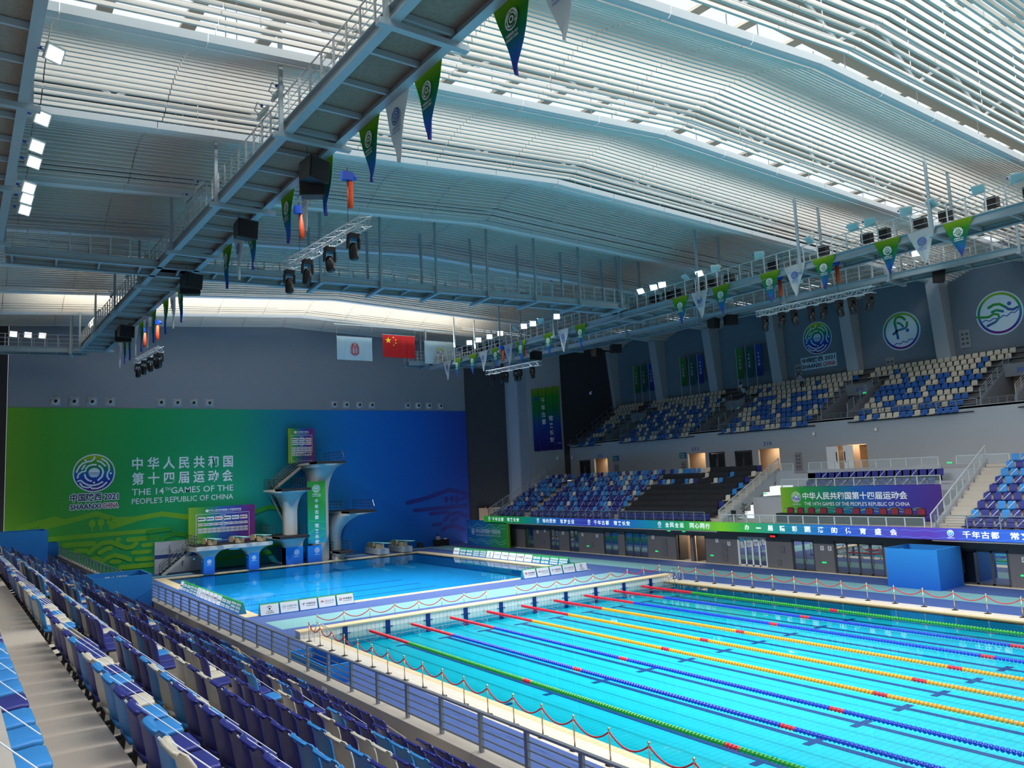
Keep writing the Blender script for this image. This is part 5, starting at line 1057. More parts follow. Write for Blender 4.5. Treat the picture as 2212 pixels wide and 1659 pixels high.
sport('round diving pictogram on the upper wall', -2.35, 19.5, 1.8, [([(-.2,-.35),(-.25,.1),(-.3,.5),(-.22,.7),(-.05,.76),(.12,.7),(.25,.55)],.13),([(-.15,.45),(0,.38),(.12,.22)],.11),([(-.42,-.1),(-.2,.05),(.05,.08),(.25,.12),(.33,.22),(.35,.38)],.12)], [(-.5,-.7),(-.3,-.6),(-.12,-.66),(.05,-.56),(.22,-.62),(.4,-.5),(.6,-.52)], (.33,-.02))
sport('round swimming pictogram on the upper wall', -10.85, 19.5, 1.85, [([(-.42,.32),(-.2,.42),(.05,.4),(.25,.25),(.4,.1),(.6,.05),(.78,.12)],.12),([(-.3,.1),(-.1,.15),(.15,.05)],.12),([(-.95,-.02),(-.7,-.08),(-.45,-.1),(-.25,.0),(-.05,-.05),(-.02,-.2),(-.2,-.38),(-.55,-.5)],.11)], [(-.8,-.3),(-.6,-.22),(-.45,-.3),(-.25,-.2),(-.05,-.26),(.15,-.14),(.3,-.2),(.5,-.06),(.65,-.1),(.8,.02)], (.45,.35))
# --- narrow feather banners on the upper stand
fb = {c: gmat('feather_'+c, s, 'Z', 0, 1, .6, 'Generated') for c, s in {'green': [(0,'#1c5c28'),(1,'#3a7c30')], 'teal': [(0,'#144c54'),(1,'#1c5c50')], 'blue': [(0,'#1c2870'),(1,'#22489c')]}.items()}
for g, (y, z) in enumerate(((32.5,17.6),(24.4,17.5),(16.0,17.3))):
    for k, c in enumerate(('green','teal','blue')):
        yy = y-1.35*k*(1 if g < 2 else .95); t = thing('feather_banner', f"narrow {c} banner on a pole behind the upper seats, {('far','middle','near')[g]} group", 'banner', (54.4,yy,z-1.5), group='feather banners')
        mb = MB(); mb.box(54.38,54.42,yy-.85,yy-.05,z,z+3.4); mb.build('cloth', fb[c], t); mb = MB(); mb.tube([(54.4,yy,z-1.6),(54.4,yy,z+3.5)], .03, 6); mb.build('pole', steel_w, t)
        mb = MB()
        for q, ch in enumerate('千年古都'): text(mb, ch, (54.36,yy-.45,z+2.3-.4*q), YR, UZ, .3, .3, 0, center=True)
        mb.build('lettering', MATS['pale_print'], t)
for i, (y, z) in enumerate(((8.9,17.2),(-1.0,16.4),(-7.9,17.8))):
    t = thing('wall_panel', f"grey pictogram panel low on the upper wall, {nth(i+1)} from the far end", 'panel', (55.3,y,z)); mb = MB(); mb.box(55.32,55.4,y-.45,y+.45,z-.8,z+.8); mb.build('panel_face', MATS['pictogram_panel'], t); mb = MB()
    for r in range(3):
        for q in range(2): mb.box(55.31,55.32,y-.3+.36*q,y-.08+.36*q,z-.5+.4*r,z-.3+.4*r)
    mb.build('pictograms', MATS['pictogram_dark'], t)
# ================================================================== lane ropes
rcol = {'red': mat('red_float', '#d8102c', .4), 'green': mat('green_float', '#1f9a20', .4), 'blue': mat('blue_float', '#1438c0', .4), 'yellow': mat('yellow_float', '#f09c00', .4)}; wfl = mat('white_float', '#e6e8e8', .4)
seq = ['green','blue','blue','yellow','yellow','yellow','blue','blue','green']
def floats(x, y0, y1, pitch=.14, r=.085):
    mb = MB(); y = y0; k = 0; n = 7
    while y > y1:
        c = [(math.cos(2*math.pi*j/n), math.sin(2*math.pi*j/n)) for j in range(n)]; w = pitch*.62
        vs = [(x+r*.75*a, y, r*.75*b) for a, b in c]+[(x+r*a, y-w*.5, r*b) for a, b in c]+[(x+r*.75*a, y-w, r*.75*b) for a, b in c]
        fs = [(i, (i+1)%n, n+(i+1)%n, n+i) for i in range(n)]+[(n+i, n+(i+1)%n, 2*n+(i+1)%n, 2*n+i) for i in range(n)]+[tuple(range(n-1,-1,-1)), tuple(range(2*n, 3*n))]
        mb.add(vs, fs); y -= pitch; k += 1
    return mb
for i, c in enumerate(seq):
    x = 2.5*(i+1); t = thing('lane_rope', f"{c} lane rope with red end, {nth(i+1)} from the near stand side", 'lane rope', (x,-18,0), group='lane ropes')
    mb = MB(); mb.tube([(x,0,.02),(x,-36,.0)], .012, 5); mb.build('cable', steel_w, t)
    mb = MB(); mb.tube([(x,-.02,.03),(x,-.35,.02)], .03, 6); mb.build('spring', chrome, t)
    tag(floats(x,-.4,-5).build('red_floats', rcol['red'], t), 'red end floats', kind='stuff')
    for a, b in ((-5,-14.75),(-15.25,-24.75),(-25.25,-36)): tag(floats(x, a, b).build('floats', rcol[c], t), f"{c} floats", kind='stuff')
    for a in (-14.75,-24.75): mb = floats(x, a, a-.5); tag(mb.build('marker_floats', rcol['red'], t), 'red marker floats', kind='stuff')
# ================================================================== rope barriers
brass = mat('polished_brass', '#d8c49a', .25, metal=.7); redrope = mat('red_rope', '#c01a24', .7); wb = mat('dark_base', '#3a342c', .35, metal=.7)
st_base = MB(); st_base.lathe([(.16,0),(.16,.015),(.05,.04),(.025,.06)], (0,0,0), 12); st_me = st_base.mesh('base', wb, True)
st_pole = MB(); st_pole.lathe([(.022,.04),(.022,.86)], (0,0,0), 8); sp_me = st_pole.mesh('pole', brass, True)
st_top = MB(); st_top.lathe([(.022,.82),(.035,.84),(.035,.87),(.02,.88),(.03,.9),(.045,.93),(.03,.965),(.005,.975)], (0,0,0), 10); stt_me = st_top.mesh('finial', brass, True)
def barrier(pts, z, label, gaps=()):
    for i, p in enumerate(pts):
        t = tag(link('rope_stanchion', None, None, (p[0],p[1],z)), f"brass rope post {label}, {nth(i+1)} from its far end", 'rope post', f"rope posts {label}")
        link('base', st_me, t); link('pole', sp_me, t); link('finial', stt_me, t)
        if i+1 < len(pts) and i not in gaps:
            q = pts[i+1]; d = Vector((q[0]-p[0], q[1]-p[1], 0)); mb = MB(); P = [d*(k/12)+Vector((0,0,.86-.3*(1-(2*k/12-1)**2)*(1 if d.length > 1.2 else 1.1))) for k in range(13)]; mb.tube(P, .024, 6); link('rope', mb.mesh('rope', redrope, True), t)
barrier([(-1.05,-.9-1.53*k) for k in range(24)], .05, 'on the near pool side')
barrier([(25.75-1.57*k,1.05) for k in range(8)]+[(13.15,1.05),(10.9,1.05)]+[(9.3-1.53*k,1.05) for k in range(7)], .05, 'behind the pool end', gaps=(8,))
barrier([(26.0,-.6-1.58*k) for k in range(22)], .05, 'on the far pool side')
# pool ladders
for i, (x, y) in enumerate(((-.1,-.55),(25.1,-.55))):
    s = 1 if i else -1; t = thing('pool_ladder', f"chrome pool ladder rails in the {('near','far')[i]} corner of the lane pool", 'ladder', (x,y,.05))
    for dy in (0,-.55):
        mb = MB(); mb.tube([(x+s*.75,y+dy,.05),(x+s*.72,y+dy,.6),(x+s*.6,y+dy,.82),(x+s*.4,y+dy,.88),(x+s*.05,y+dy,.6),(x-s*.12,y+dy,.25),(x-s*.14,y+dy,-.6)], .024, 7); mb.build('rail', chrome, t, True)
    for z in (-.15,-.42): mb = MB(); mb.box(x-s*.14-.06,x-s*.14+.06,y-.55,y,z-.02,z+.02); mb.build('rung', chrome, t)
# ================================================================== advertising boards
ab = gmat('board_edge', [(0,'#1d74c4'),(.75,'#2a9a8c'),(1,'#3cae3c')], 'Z', 0, 1, .5, 'Generated'); cyanp = mat('grey_blue_print', '#8a9aa8', .6); redo = mat('orange_red_print', '#d2442c', .6)
LOGO = [('KELME',ink),('中国移动',cyanp),('中国电信',ink),('延长石油',redo),('陕煤集团',redp),('SAMSUNG',ink),('multi',None),('multi',None),('grid',None),('grid',None)]
def aboard(c, ang, w, logo, label, group, h=.72, dep=.5, flip=False):
    """tent shaped board; local front looks to -y, then turned by ang"""
    t = tag(link('advertising_board', None, None, c, ang), label, 'board', group)
    mb = MB(); a = w/2; mb.hexa([(-a,-dep/2,0),(a,-dep/2,0),(a,dep/2,0),(-a,dep/2,0)], [(-a,-.02,h),(a,-.02,h),(a,.02,h),(-a,.02,h)]); link('tent', mb.mesh('tent', ab if logo != 'plain' else whiteprint), t)
    up = Vector((0,dep/2-.02,h)).normalized(); rt = (1,0,0); o = Vector((0,-dep/2,0)); L = math.hypot(h, dep/2-.02)
    def plate(mb, x0, x1, v0, v1, lift): n = Vector(rt).cross(up)*lift; mb.add([o+n+Vector((x,0,0))+up*v for x, v in ((x0,v0),(x1,v0),(x1,v1),(x0,v1))], [(0,1,2,3)])
    nm, m = logo
    if nm == 'multi' or nm == 'grid':
        rows, cols = ((2,2) if nm == 'multi' else (3,4)); mb = MB(); pr = MB()
        for r in range(rows):
            for q in range(cols):
                cw = w*.9/cols; v = L*(.12+.8*r/rows); hh = L*.8/rows*.62; x0 = -w*.45+cw*q+cw*.08; plate(mb, x0, x0+cw*.84, v, v+hh, .006); plate(pr, x0+cw*.15, x0+cw*.68, v+hh*.35, v+hh*.65, .01)
        link('sponsor_plates', mb.mesh('sponsor_plates', whiteprint), t); link('sponsor_print', pr.mesh('sponsor_print', cyanp), t); return
    mb = MB(); plate(mb, -w*.47, w*.47, L*.08, L*.93, .006); link('white_panel', mb.mesh('white_panel', whiteprint), t); mb = MB()
    n = Vector(rt).cross(up)*.012
    if nm == 'KELME':
        for px, pv, pr_ in ((0,.55,.075),(-.1,.68,.035),(-.035,.75,.04),(.035,.75,.04),(.1,.68,.035)): disc(mb, (px*w*.9, pv*L), pr_*w*.7, rt, up, o, lift=.012, n=10)
        text(mb, 'KELME', o+n+up*(L*.33), rt, up, w*.3, L*.08, .01, center=True); text(mb, '卡尔美体育', o+n+up*(L*.18), rt, up, w*.42, L*.09, .01, center=True)
    elif nm == 'SAMSUNG': text(mb, nm, o+n+up*(L*.42), rt, up, w*.7, L*.14, .02, center=True)
    else:
        cx, cv = -w*.27, L*.55; oo = o+Vector((cx,0,0))+up*cv
        if nm == '中国移动':
            disc(mb, (0,0), w*.09, rt, up, oo, lift=.012, n=16, r0=w*.075)
            for s in (-1, 1): ribbon(mb, [(-w*.06,s*w*.03),(0,-s*w*.01),(w*.06,s*w*.03)], w*.012, rt, up, oo, lift=.012)
        elif nm == '中国电信':
            ribbon(mb, [(-w*.07,w*.04),(-w*.02,-w*.01),(w*.02,w*.06)], w*.022, rt, up, oo, lift=.012); ribbon(mb, [(w*.0,-w*.08),(w*.01,0),(w*.07,w*.05)], w*.022, rt, up, oo, lift=.013)
        elif nm == '延长石油':
            for k in range(6): a_ = math.pi*(.05+.18*k); ribbon(mb, [(math.cos(a_)*w*.03,math.sin(a_)*w*.03-w*.03),(math.cos(a_)*w*.09,math.sin(a_)*w*.09-w*.03)], w*.024, rt, up, oo, lift=.012+.001*k)
        else:
            disc(mb, (0,0), w*.08, rt, up, oo, lift=.012, n=16, r0=w*.05); ribbon(mb, [(-w*.04,-w*.04),(0,w*.02),(w*.04,-w*.04)], w*.025, rt, up, oo, lift=.013)
        link('logo', mb.mesh('logo', m), t); mb = MB(); text(mb, nm, o+n+Vector((-w*.13,0,0))+up*(L*.48), rt, up, w*.52, L*.17, .01); mb.add([o+n+Vector((x,0,0))+up*v for x, v in ((-w*.13,L*.36),(w*.36,L*.36),(w*.36,L*.39),(-w*.13,L*.39))], [(0,1,2,3)])
        m = ink if nm in ('中国电信','陕煤集团') else cyanp
    link('lettering', mb.mesh('lettering', m), t)
for k in range(5): aboard((.05+1.24*k,9.15,.05), 0, 1.2, LOGO[k], f"white advertising board at the left end of the diving pool near edge, {nth(k+1)} from left", 'boards on the diving pool near edge')
for k in range(5): aboard((20.0+1.27*k,9.3,.05), 0, 1.22, LOGO[4-k], f"white advertising board at the right end of the diving pool near edge, {nth(k+1)} from left", 'boards on the diving pool near edge')
SEQL = [5,6,7,8,9,0,1,2,3,4,5,6,7,8,9]
for k in range(15): aboard((-1.05,27.6-1.15*k,.05), -math.pi/2, 1.12, LOGO[SEQL[k]], f"advertising board on the diving pool side toward the near stand, {nth(k+1)} from the far end", 'boards on the diving pool left side')
for k in range(15): aboard((26.6,31.2-1.28*k,.05), -math.pi/2, 1.24, LOGO[SEQL[k]], f"advertising board on the far side of the diving pool, {nth(k+1)} from the far end", 'boards on the diving pool right side')
# ================================================================== blue screens
def screen(name, label, x0, x1, y0, y1, z0, z1, th=.06, txt=None, left=False):
    t = thing(name, label, 'screen', ((x0+x1)/2,(y0+y1)/2,z0)); P = [('front_board',(x0,x1,y0,y0+th)),('back_board',(x0,x1,y1-th,y1)),('side_board',(x0,x0+th,y0+th,y1-th)),('side_board',(x1-th,x1,y0+th,y1-th))]
    for nm, (a, b, c, d) in P:
        if left and nm == 'side_board' and a == x0: continue
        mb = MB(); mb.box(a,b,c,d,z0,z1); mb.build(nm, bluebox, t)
    mb = MB()
    for (a, b, c, d) in ((x0,x1,y0-.01,y0+th+.01),(x0,x1,y1-th-.01,y1+.01),(x1-th-.01,x1+.01,y0,y1)): mb.box(a,b,c,d,z1,z1+.02)
    mb.build('rim', mat('light_blue_rim','#3f9ae0',.5), t)
    if txt: mb = MB(); text(mb, '禁止翻越', ((x0+x1)/2-txt,y1-th-.02,z1-.38), RX, UZ, 1.0, .22, .02); mb.build('lettering', MATS['pale_print'], t)
screen('blue_screen', 'blue board enclosure in the near stand beside the parapet', LX(-10.4,0), LX(-8.0,0), -1.0, 1.9, 2.3, 4.2, txt=.4)
screen('blue_screen', 'large blue board enclosure high in the near stand at photo left', -14.6, -11.8, 10.2, 13.6, 3.7, 6.1, txt=.5)
screen('blue_screen', 'small blue board enclosure at the far end of the near stand', -10.9, -8.95, 38.6, 40.8, 2.3, 4.0)
screen('blue_screen', 'low blue open box on the deck behind the near railing', -3.75, -2.65, -10.1, -6.05, .05, .78, txt=.45)
screen('blue_screen', 'tall blue board enclosure on the far deck by the glass doors', 31.2, 33.95, -16.2, -13.0, .05, 2.38, txt=.4)
# corner board and desk
cb = gmat('corner_board_print', [(0,'#2f9a3c'),(.3,'#2a8f6c'),(.55,'#1f74b0'),(1,'#1c64b4')], 'Y', 0, 1, .55, 'Generated')
t = thing('corner_board', 'wide green and blue games board at the far deck corner', 'board', (33.5,36,.05))
mb = MB(); mb.box(33.3,33.6,31.8,40.3,.05,2.95); mb.build('board_panel', cb, t)
mb = MB(); mb.box(33.32,33.62,31.7,31.8,.05,2.95); mb.build('board_end', lgreen, t)
mb = MB(); text(mb, '中华人民共和国第十四届运动会', (33.28,38.3,1.5), YL, UZ, 5.2, .5, .02); text(mb, "THE 14TH GAMES OF THE PEOPLE'S REPUBLIC OF CHINA", (33.28,38.3,1.2), YL, UZ, 5.2, .2, 0); disc(mb, (0,0), .34, YL, UZ, (33.28,38.9,1.65), r0=.26); disc(mb, (0,0), .16, YL, UZ, (33.28,38.9,1.65)); mb.build('lettering', MATS['pale_print'], t)
lim = mat('pale_line_print', '#7cc8b8', .6)
for z, a, l in ((2.35,.22,8),(2.05,.1,8),(.75,.14,8),(.5,.16,8)): mb = MB(); ribbon(mb, [(k*.35,z+a*math.sin(k*.85+z)) for k in range(24)], .05, YL, UZ, (33.29,40.1,0)); mb.build('wave_line', lim, t)
skin = mat('skin', '#c99a78', .6); hair = mat('black_hair', '#15120f', .7)
def person(name, label, loc, rz, joints, edges, rad, cols, hairpos, scale=1.):
    """one continuous skinned body; cols maps joint -> clothing material index"""
    mats = cols['mats']; names = list(joints); me = bpy.data.meshes.new('body'); me.from_pydata([Vector(joints[k])*scale for k in names], [(names.index(a), names.index(b)) for a, b in edges], [])
    o = bpy.data.objects.new('tmp', me); COL.objects.link(o); md = o.modifiers.new('s', 'SKIN'); sv = me.skin_vertices[0].data
    for i, k in enumerate(names): sv[i].radius = (rad[k]*scale, rad[k]*scale); sv[i].use_root = (k == 'pelvis')
    sb_ = o.modifiers.new('u', 'SUBSURF'); sb_.levels = 1; dg = bpy.context.evaluated_depsgraph_get(); nm = bpy.data.meshes.new_from_object(o.evaluated_get(dg)); bpy.data.objects.remove(o)
    for m in mats: nm.materials.append(m)
    J = [(Vector(joints[k])*scale, cols['of'].get(k, 0)) for k in names]
    for p in nm.polygons: p.material_index = min(J, key=lambda q: (q[0]-p.center).length)[1]; p.use_smooth = True
    t = tag(link(name, None, None, loc, rz), label, 'person'); link('body', nm, t)
    mb = MB(); h = Vector(hairpos)*scale; mb.lathe([(.06,.13),(.1,.1),(.118,.03),(.115,-.03),(.1,-.07)][::-1], tuple(h), 10); link('hair', mb.mesh('hair', hair, True), t)
    f = Vector(joints['head'])*scale; mb = MB()
    for s in (-1, 1): mb.box(f.x+.085,f.x+.1,f.y+s*.035-.012,f.y+s*.035+.012,f.z+.0,f.z+.016)
    mb.box(f.x+.09,f.x+.1,f.y-.025,f.y+.025,f.z-.065,f.z-.055); link('face', mb.mesh('face', hair), t)
    mb = MB(); mb.box(f.x+.09,f.x+.12,f.y-.012,f.y+.012,f.z-.04,f.z+.0)
    for s in (-1, 1): mb.box(f.x-.02,f.x+.02,f.y+s*.1-.012,f.y+s*.1+.012,f.z-.03,f.z+.03)
    link('nose_and_ears', mb.mesh('nose_and_ears', skin), t); return t
shirt_w = mat('white_shirt', '#d8dce0', .7); pant_d = mat('dark_trousers', '#1c1e26', .7); shirt_b = mat('pale_blue_shirt', '#9cb4c8', .7); cap_b = mat('blue_cap_cloth', '#1c2c7c', .7)
JR = dict(pelvis=.13, spine=.13, chest=.15, neck=.055, head=.1, crown=.07)
for s in 'lr': JR.update({s+'sh':.07, s+'el':.045, s+'wr':.032, s+'ha':.035, s+'hip':.085, s+'kn':.06, s+'an':.042, s+'to':.04})
ED = [('pelvis','spine'),('spine','chest'),('chest','neck'),('neck','head'),('head','crown')]+[e for s in 'lr' for e in (('chest',s+'sh'),(s+'sh',s+'el'),(s+'el',s+'wr'),(s+'wr',s+'ha'),('pelvis',s+'hip'),(s+'hip',s+'kn'),(s+'kn',s+'an'),(s+'an',s+'to'))]
def standing(lean=0., reach=0.):
    J = dict(pelvis=(0,0,.93), spine=(lean*.3,0,1.1), chest=(lean*.7,0,1.32), neck=(lean,0,1.48), head=(lean*1.15+.02,0,1.6), crown=(lean*1.15,0,1.68))
    for s, q in (('l',1),('r',-1)): J.update({s+'sh':(lean*.8,.19*q,1.4), s+'el':(lean*.8+.08+reach*.5,.25*q,1.14), s+'wr':(lean+.18+reach,.2*q,1.0+reach*.3), s+'ha':(lean+.26+reach,.19*q,.97+reach*.3), s+'hip':(0,.1*q,.88), s+'kn':(.03,.11*q,.48), s+'an':(-.02,.11*q,.07), s+'to':(.12,.12*q,.04)})
    return J
CL = lambda a, b: dict(mats=[a, b, skin, blackm], of={**{k: 2 for k in ('neck','head','crown','lwr','rwr','lha','rha','lel','rel')}, **{k: 1 for k in ('pelvis','lhip','rhip','lkn','rkn','lan','ran')}, 'lto': 3, 'rto': 3})
sit = dict(pelvis=(0,0,.5), spine=(.03,0,.7), chest=(.08,0,.92), neck=(.12,0,1.06), head=(.17,0,1.17), crown=(.16,0,1.25))
for s, q in (('l',1),('r',-1)): sit.update({s+'sh':(.08,.19*q,1.0), s+'el':(.22,.26*q,.8), s+'wr':(.42,.16*q,.78), s+'ha':(.49,.12*q,.78), s+'hip':(.02,.1*q,.48), s+'kn':(.42,.12*q,.47), s+'an':(.4,.12*q,.08), s+'to':(.53,.12*q,.05)})
t = thing('steward_desk', 'black cloth covered desk by the blue mural at the far deck', 'desk', (30.9,42.4,.05)); mb = MB()
g = [[(30.0+1.8*i/12+.02*math.sin(i*2)*(j > 0), 42.0-.04*math.sin(i*3)*(j > 0), .8-.75*j/3) for i in range(13)] for j in range(4)]
mb.sheet(g); mb.box(30.0,31.8,42.02,42.7,.06,.8); mb.build('cloth', blackm, t)
mb = MB(); mb.box(30.4,30.7,42.15,42.4,.8,.84); mb.box(31.3,31.6,42.15,42.45,.8,.9); tag(mb.build('papers', whiteprint), 'white papers lying on the black desk', 'papers')
t = thing('stool', 'plain dark stool behind the black desk', 'stool', (30.9,43.2,.05)); mb = MB(); mb.lathe([(.2,.38),(.2,.42)], (30.9,43.2,.05), 10); mb.build('stool_top', legm, t)
for a in range(4): mb = MB(); mb.tube([(30.9+.15*math.cos(a*1.57),43.2+.15*math.sin(a*1.57),.05),(30.9+.1*math.cos(a*1.57),43.2+.1*math.sin(a*1.57),.44)], .02, 5); mb.build('leg', legm, t)
person('person', 'person in white shirt sitting behind the black desk', (30.9,43.2,.05), -math.pi/2, sit, ED, JR, CL(shirt_w, pant_d), (.15,0,1.2))
t = thing('floor_speaker', 'dark box standing on the deck left of the desk', 'box', (28.4,42.9,.05)); mb = MB(); mb.hexa([(28.1,42.7,.05),(28.75,42.7,.05),(28.75,43.2,.05),(28.1,43.2,.05)], [(28.15,42.8,.62),(28.7,42.8,.62),(28.7,43.2,.62),(28.15,43.2,.62)]); mb.build('box_body', legm, t)
ux = lambda i: urow(i)
for (y, i, lb_, lean, reach, sh) in ((14.3,7,'person in white shirt standing at the top of the upper stand, left of two',.25,.15,shirt_w),(13.4,6,'person in grey shirt standing at the top of the upper stand, right of two',.1,.05,shirt_b),(6.9,7,'person in pale shirt bending over the upper seats below the round emblem',.4,.25,shirt_b)):
    x0, z = ux(i); person('person', lb_, (x0-.45,y,z), math.pi, standing(lean, reach), ED, JR, CL(sh, pant_d), (lean*1.15,0,1.63))
# ================================================================== officials box furnishing
t = thing('wide_banner', 'wide green to violet games banner behind the red chairs', 'banner', (37.6,-7.3,3.6))
wbm = gmat('wide_banner_print', [(0,'#4a2c84'),(.22,'#3a389c'),(.45,'#1c58b0'),(.65,'#127a70'),(.85,'#2a9a3c'),(1,'#8ab82c')], 'Y', 0, 1, .55, 'Generated')
mb = MB(); mb.box(37.58,37.64,-13.55,-.95,3.52,5.98); mb.build('banner_cloth', wbm, t)
mb = MB(); text(mb, '中华人民共和国第十四届运动会', (37.56,-2.95,5.0), YL, UZ, 8.3, .56, .02); text(mb, "THE 14TH GAMES OF THE PEOPLE'S REPUBLIC OF CHINA", (37.56,-3.05,4.55), YL, UZ, 8.3, .28, .0); mb.build('lettering', whiteprint, t)
emblem(t, (37.58,-2.35,5.2), .42, YL, UZ, whiteprint, eramp, lift=.006)
mb = MB(); text(mb, '中国陕西 2021', (37.56,-2.35,4.58), YL, UZ, .75, .13, .01, center=True); mb.build('lettering', MATS['pale_print'], t)
for q, (m_, z) in enumerate(((lgreen,4.35),(lim,4.22),(MATS['violet_wave_print'],4.3))):
    mb = MB(); ribbon(mb, [(k*.3,z+.08*math.sin(k*1.1+q)) for k in range(38)], .035, YL, UZ, (37.57,-1.2,0), lift=.002*q); mb.build('wave_line', m_, t)
rch = mat('wine_red_upholstery', '#7c1c34', .7, var=.06)
for i, y in enumerate((-3.07,-3.95,-4.87,-5.88,-7.15,-8.47,-9.45,-10.44,-11.26,-12.19,-13.07)):
    t = tag(link('conference_chair', None, None, (35.7,y,3.5), math.pi), f"wine red conference chair behind the black desk, {nth(i+1)} from the left", 'chair', 'red conference chairs')
    if i == 0:
        ms = []
        mb = MB(); mb.hexa([(.0,-.24,.42),(.5,-.24,.42),(.5,.24,.42),(.0,.24,.42)], [(.0,-.25,.5),(.52,-.25,.5),(.52,.25,.5),(.0,.25,.5)]); ms.append(('seat', mb.mesh('seat', rch)))
        mb = MB(); mb.prism([(.02,-.23,.5),(.02,.23,.5),(-.02,.26,.7),(-.05,.24,.92),(-.06,.15,.99),(-.06,-.15,.99),(-.05,-.24,.92),(-.02,-.26,.7)], (-.07,0,0)); ms.append(('backrest', mb.mesh('backrest', rch)))
        mb = MB(); mb.prism([(.0,-.27,.48),(.0,.27,.48),(-.05,.3,.7),(-.08,.28,.95),(-.09,.17,1.03),(-.09,-.17,1.03),(-.08,-.28,.95),(-.05,-.3,.7)], (-.05,0,0)); ms.append(('back_frame', mb.mesh('back_frame', blackm)))
        for a, b in ((.05,-.2),(.05,.2),(.45,-.2),(.45,.2)): mb = MB(); mb.box(a-.02,a+.02,b-.02,b+.02,0,.42); ms.append(('leg', mb.mesh('leg', blackm)))
    for nm, me in ms: link(nm, me, t)
t = thing('conference_desk', 'long black draped desk in front of the red chairs', 'desk', (34.5,-8.7,3.5)); mb = MB(); mb.box(34.2,34.9,-13.95,-2.9,4.12,4.18); mb.build('desk_top', blackm, t)
for k in range(6): a = -13.95+1.842*k; mb = MB(); mb.box(34.22,34.28,a+.01,a+1.83,3.52,4.12); mb.build('front_cloth', black, t)
lf = mat('dark_green_leaf', '#1f4420', .6, var=.2); lfy = mat('olive_leaf', '#3f5a22', .6, var=.2); pot = mat('white_pot', '#c8ccd0', .5)
for i, (x, y, z, h, m_) in enumerate(((34.3,.1,3.5,1.5,lf),(36.4,-14.2,3.5,1.1,lfy))):
    t = thing('potted_plant', ('dark leafy plant in white pot left of the red chairs','small olive leafy plant right of the red chairs')[i], 'plant', (x,y,z)); mb = MB(); mb.lathe([(.14,0),(.2,.42),(.22,.45),(.18,.44)], (x,y,z), 12); mb.build('pot', pot, t, True)
    mb = MB(); mb.tube([(x,y,z+.4),(x+.03,y,z+h*.7)], .03, 5); mb.build('stem', legm, t)
    for k in range(34):
        a = k*2.4; el = .2+.9*((k*7) % 10)/10; r = .28+.22*((k*3) % 7)/7; c = Vector((x,y,z+.45+(h-.55)*((k*5) % 11)/11)); d = Vector((math.cos(a)*math.cos(el), math.sin(a)*math.cos(el), math.sin(el)-.3)); s = Vector((-math.sin(a), math.cos(a), 0))*.06
        mb = MB(); mb.add([c, c+d*r*.5+s, c+d*r+Vector((0,0,-.06)), c+d*r*.5-s], [(0,1,2,3)]); mb.add([c+Vector((0,0,-.004)), c+d*r*.5-s+Vector((0,0,-.004)), c+d*r+Vector((0,0,-.064)), c+d*r*.5+s+Vector((0,0,-.004))], [(0,1,2,3)]); mb.build('leaf', m_, t)
t = thing('small_chair', 'small black chair beside the leafy plant', 'chair', (34.2,1.2,3.5)); mb = MB(); mb.box(33.98,34.4,1.0,1.45,3.85,3.93); mb.build('seat', blackm, t); mb = MB(); mb.box(34.36,34.42,1.0,1.45,3.93,4.35); mb.build('backrest', blackm, t)
for a, b in ((34.0,1.03),(34.0,1.42),(34.38,1.03),(34.38,1.42)): mb = MB(); mb.box(a-.015,a+.015,b-.015,b+.015,3.5,3.86); mb.build('leg', blackm, t)
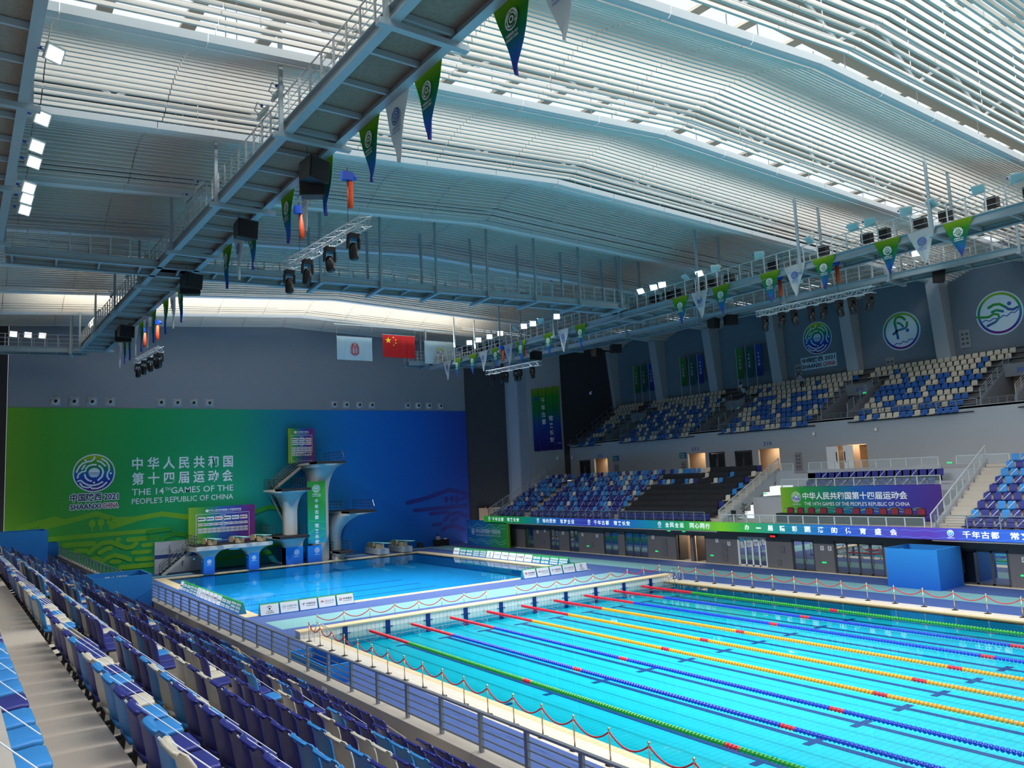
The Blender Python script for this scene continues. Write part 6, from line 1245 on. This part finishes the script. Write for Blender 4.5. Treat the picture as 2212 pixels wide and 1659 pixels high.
# warm doorway in the charcoal corner, red lit sign
t = thing('door_16', 'tall warm lit doorway in the charcoal corner behind the stand', 'door', (37.6,42.3,.05), kind='structure'); mb = MB(); mb.hexa([(36.7,42.9,.05),(39.0,41.5,.05),(39.05,41.6,.05),(36.75,43.0,.05)], [(36.7,42.9,4.1),(39.0,41.5,4.1),(39.05,41.6,4.1),(36.75,43.0,4.1)]); mb.build('passage_wall', warm, t)
area('doorway_lamp', (37.4,41.2,4.0), .6, .6, 45, (1,.75,.5), (R(-35),0,0))
redl = mat('red_lit_digits', '#ff2a1c', .4, emit=3)
for i, (x, y, z) in enumerate(((37.5,42.2,4.15),(34.5,-2.3,2.45))):
    t = thing('digital_sign', ('small red lit sign above the warm corner doorway','small red lit sign on the facade right of the white doors')[i], 'sign', (x,y,z)); mb = MB(); mb.box(x-.1,x,y-.3,y+.3,z-.1,z+.1); mb.build('sign_box', black, t); mb = MB(); text(mb, '12:30' if i else '8', (x-.105,y+.22,z-.06), YL, UZ, .44 if i else .12, .12, .02); mb.build('digits', redl, t)
# parapet notices, red boxes on catwalks
for i, y in enumerate((-21.2,-5.5)):
    x = LX(-7.93,y)-.015; t = thing('parapet_notice', ('small white notice with red ring on the parapet wall, nearer','small white notice on the parapet wall, farther')[i], 'notice', (x,y,2.6)); mb = MB(); mb.box(x-.006,x+.006,y-.17,y+.17,2.5,2.86); mb.build('plate', whiteprint, t); mb = MB(); disc(mb, (0,0), .07, (0,-1,0), UZ, (x-.008,y+.06,2.73), r0=.05); mb.box(x-.009,x-.007,y-.13,y+.0,2.56,2.6); mb.build('notice_print', redp, t)
redb = mat('red_box', '#a82228', .5)
for i, (x, y) in enumerate(((-1,7.4),(18.6,6.3),(30.2,-27.9))): t = thing('red_box', f"small red box lying on a catwalk, {('left','middle','right')[i]}", 'box', (x,y,21.16)); mb = MB(); mb.box(x-.35,x+.35,y-.2,y+.2,21.16,21.5); mb.build('box_body', redb, t); mb = MB(); mb.tube([(x-.1,y,21.5),(x-.1,y,21.56),(x+.1,y,21.56),(x+.1,y,21.5)], .015, 5); mb.build('handle', black, t)
# black ballast boxes behind the right catwalk lamps
for i, (y, on) in enumerate(FR[:14]):
    x = cx3(y)+.2; t = thing('ballast_box', f"black lamp ballast box on the right catwalk, {nth(i+1)} from the photo right", 'box', (x,y,21.2), group='ballast boxes'); mb = MB(); mb.box(x-.25,x+.25,y-.3,y+.3,21.2,21.75); mb.build('box_body', black, t); mb = MB()
    for k in range(4): mb.box(x-.27,x-.25,y-.25,y+.25,21.28+.11*k,21.32+.11*k)
    mb.build('fins', legm, t)
# walls behind the camera that close the hall
mb = MB(); mb.box(-34,57,-62.5,-62,-.2,27); tag(mb.build('wall_rear', g_wall), 'plain grey wall at the rear end of the hall', 'wall', kind='structure')
mb = MB(); mb.box(-32.4,-32,-62,45,-.2,26); tag(mb.build('wall_left', g_wall), 'plain grey wall behind the near stand', 'wall', kind='structure')
for o in list(bpy.data.objects):
    if '_o' in o: del o['_o']
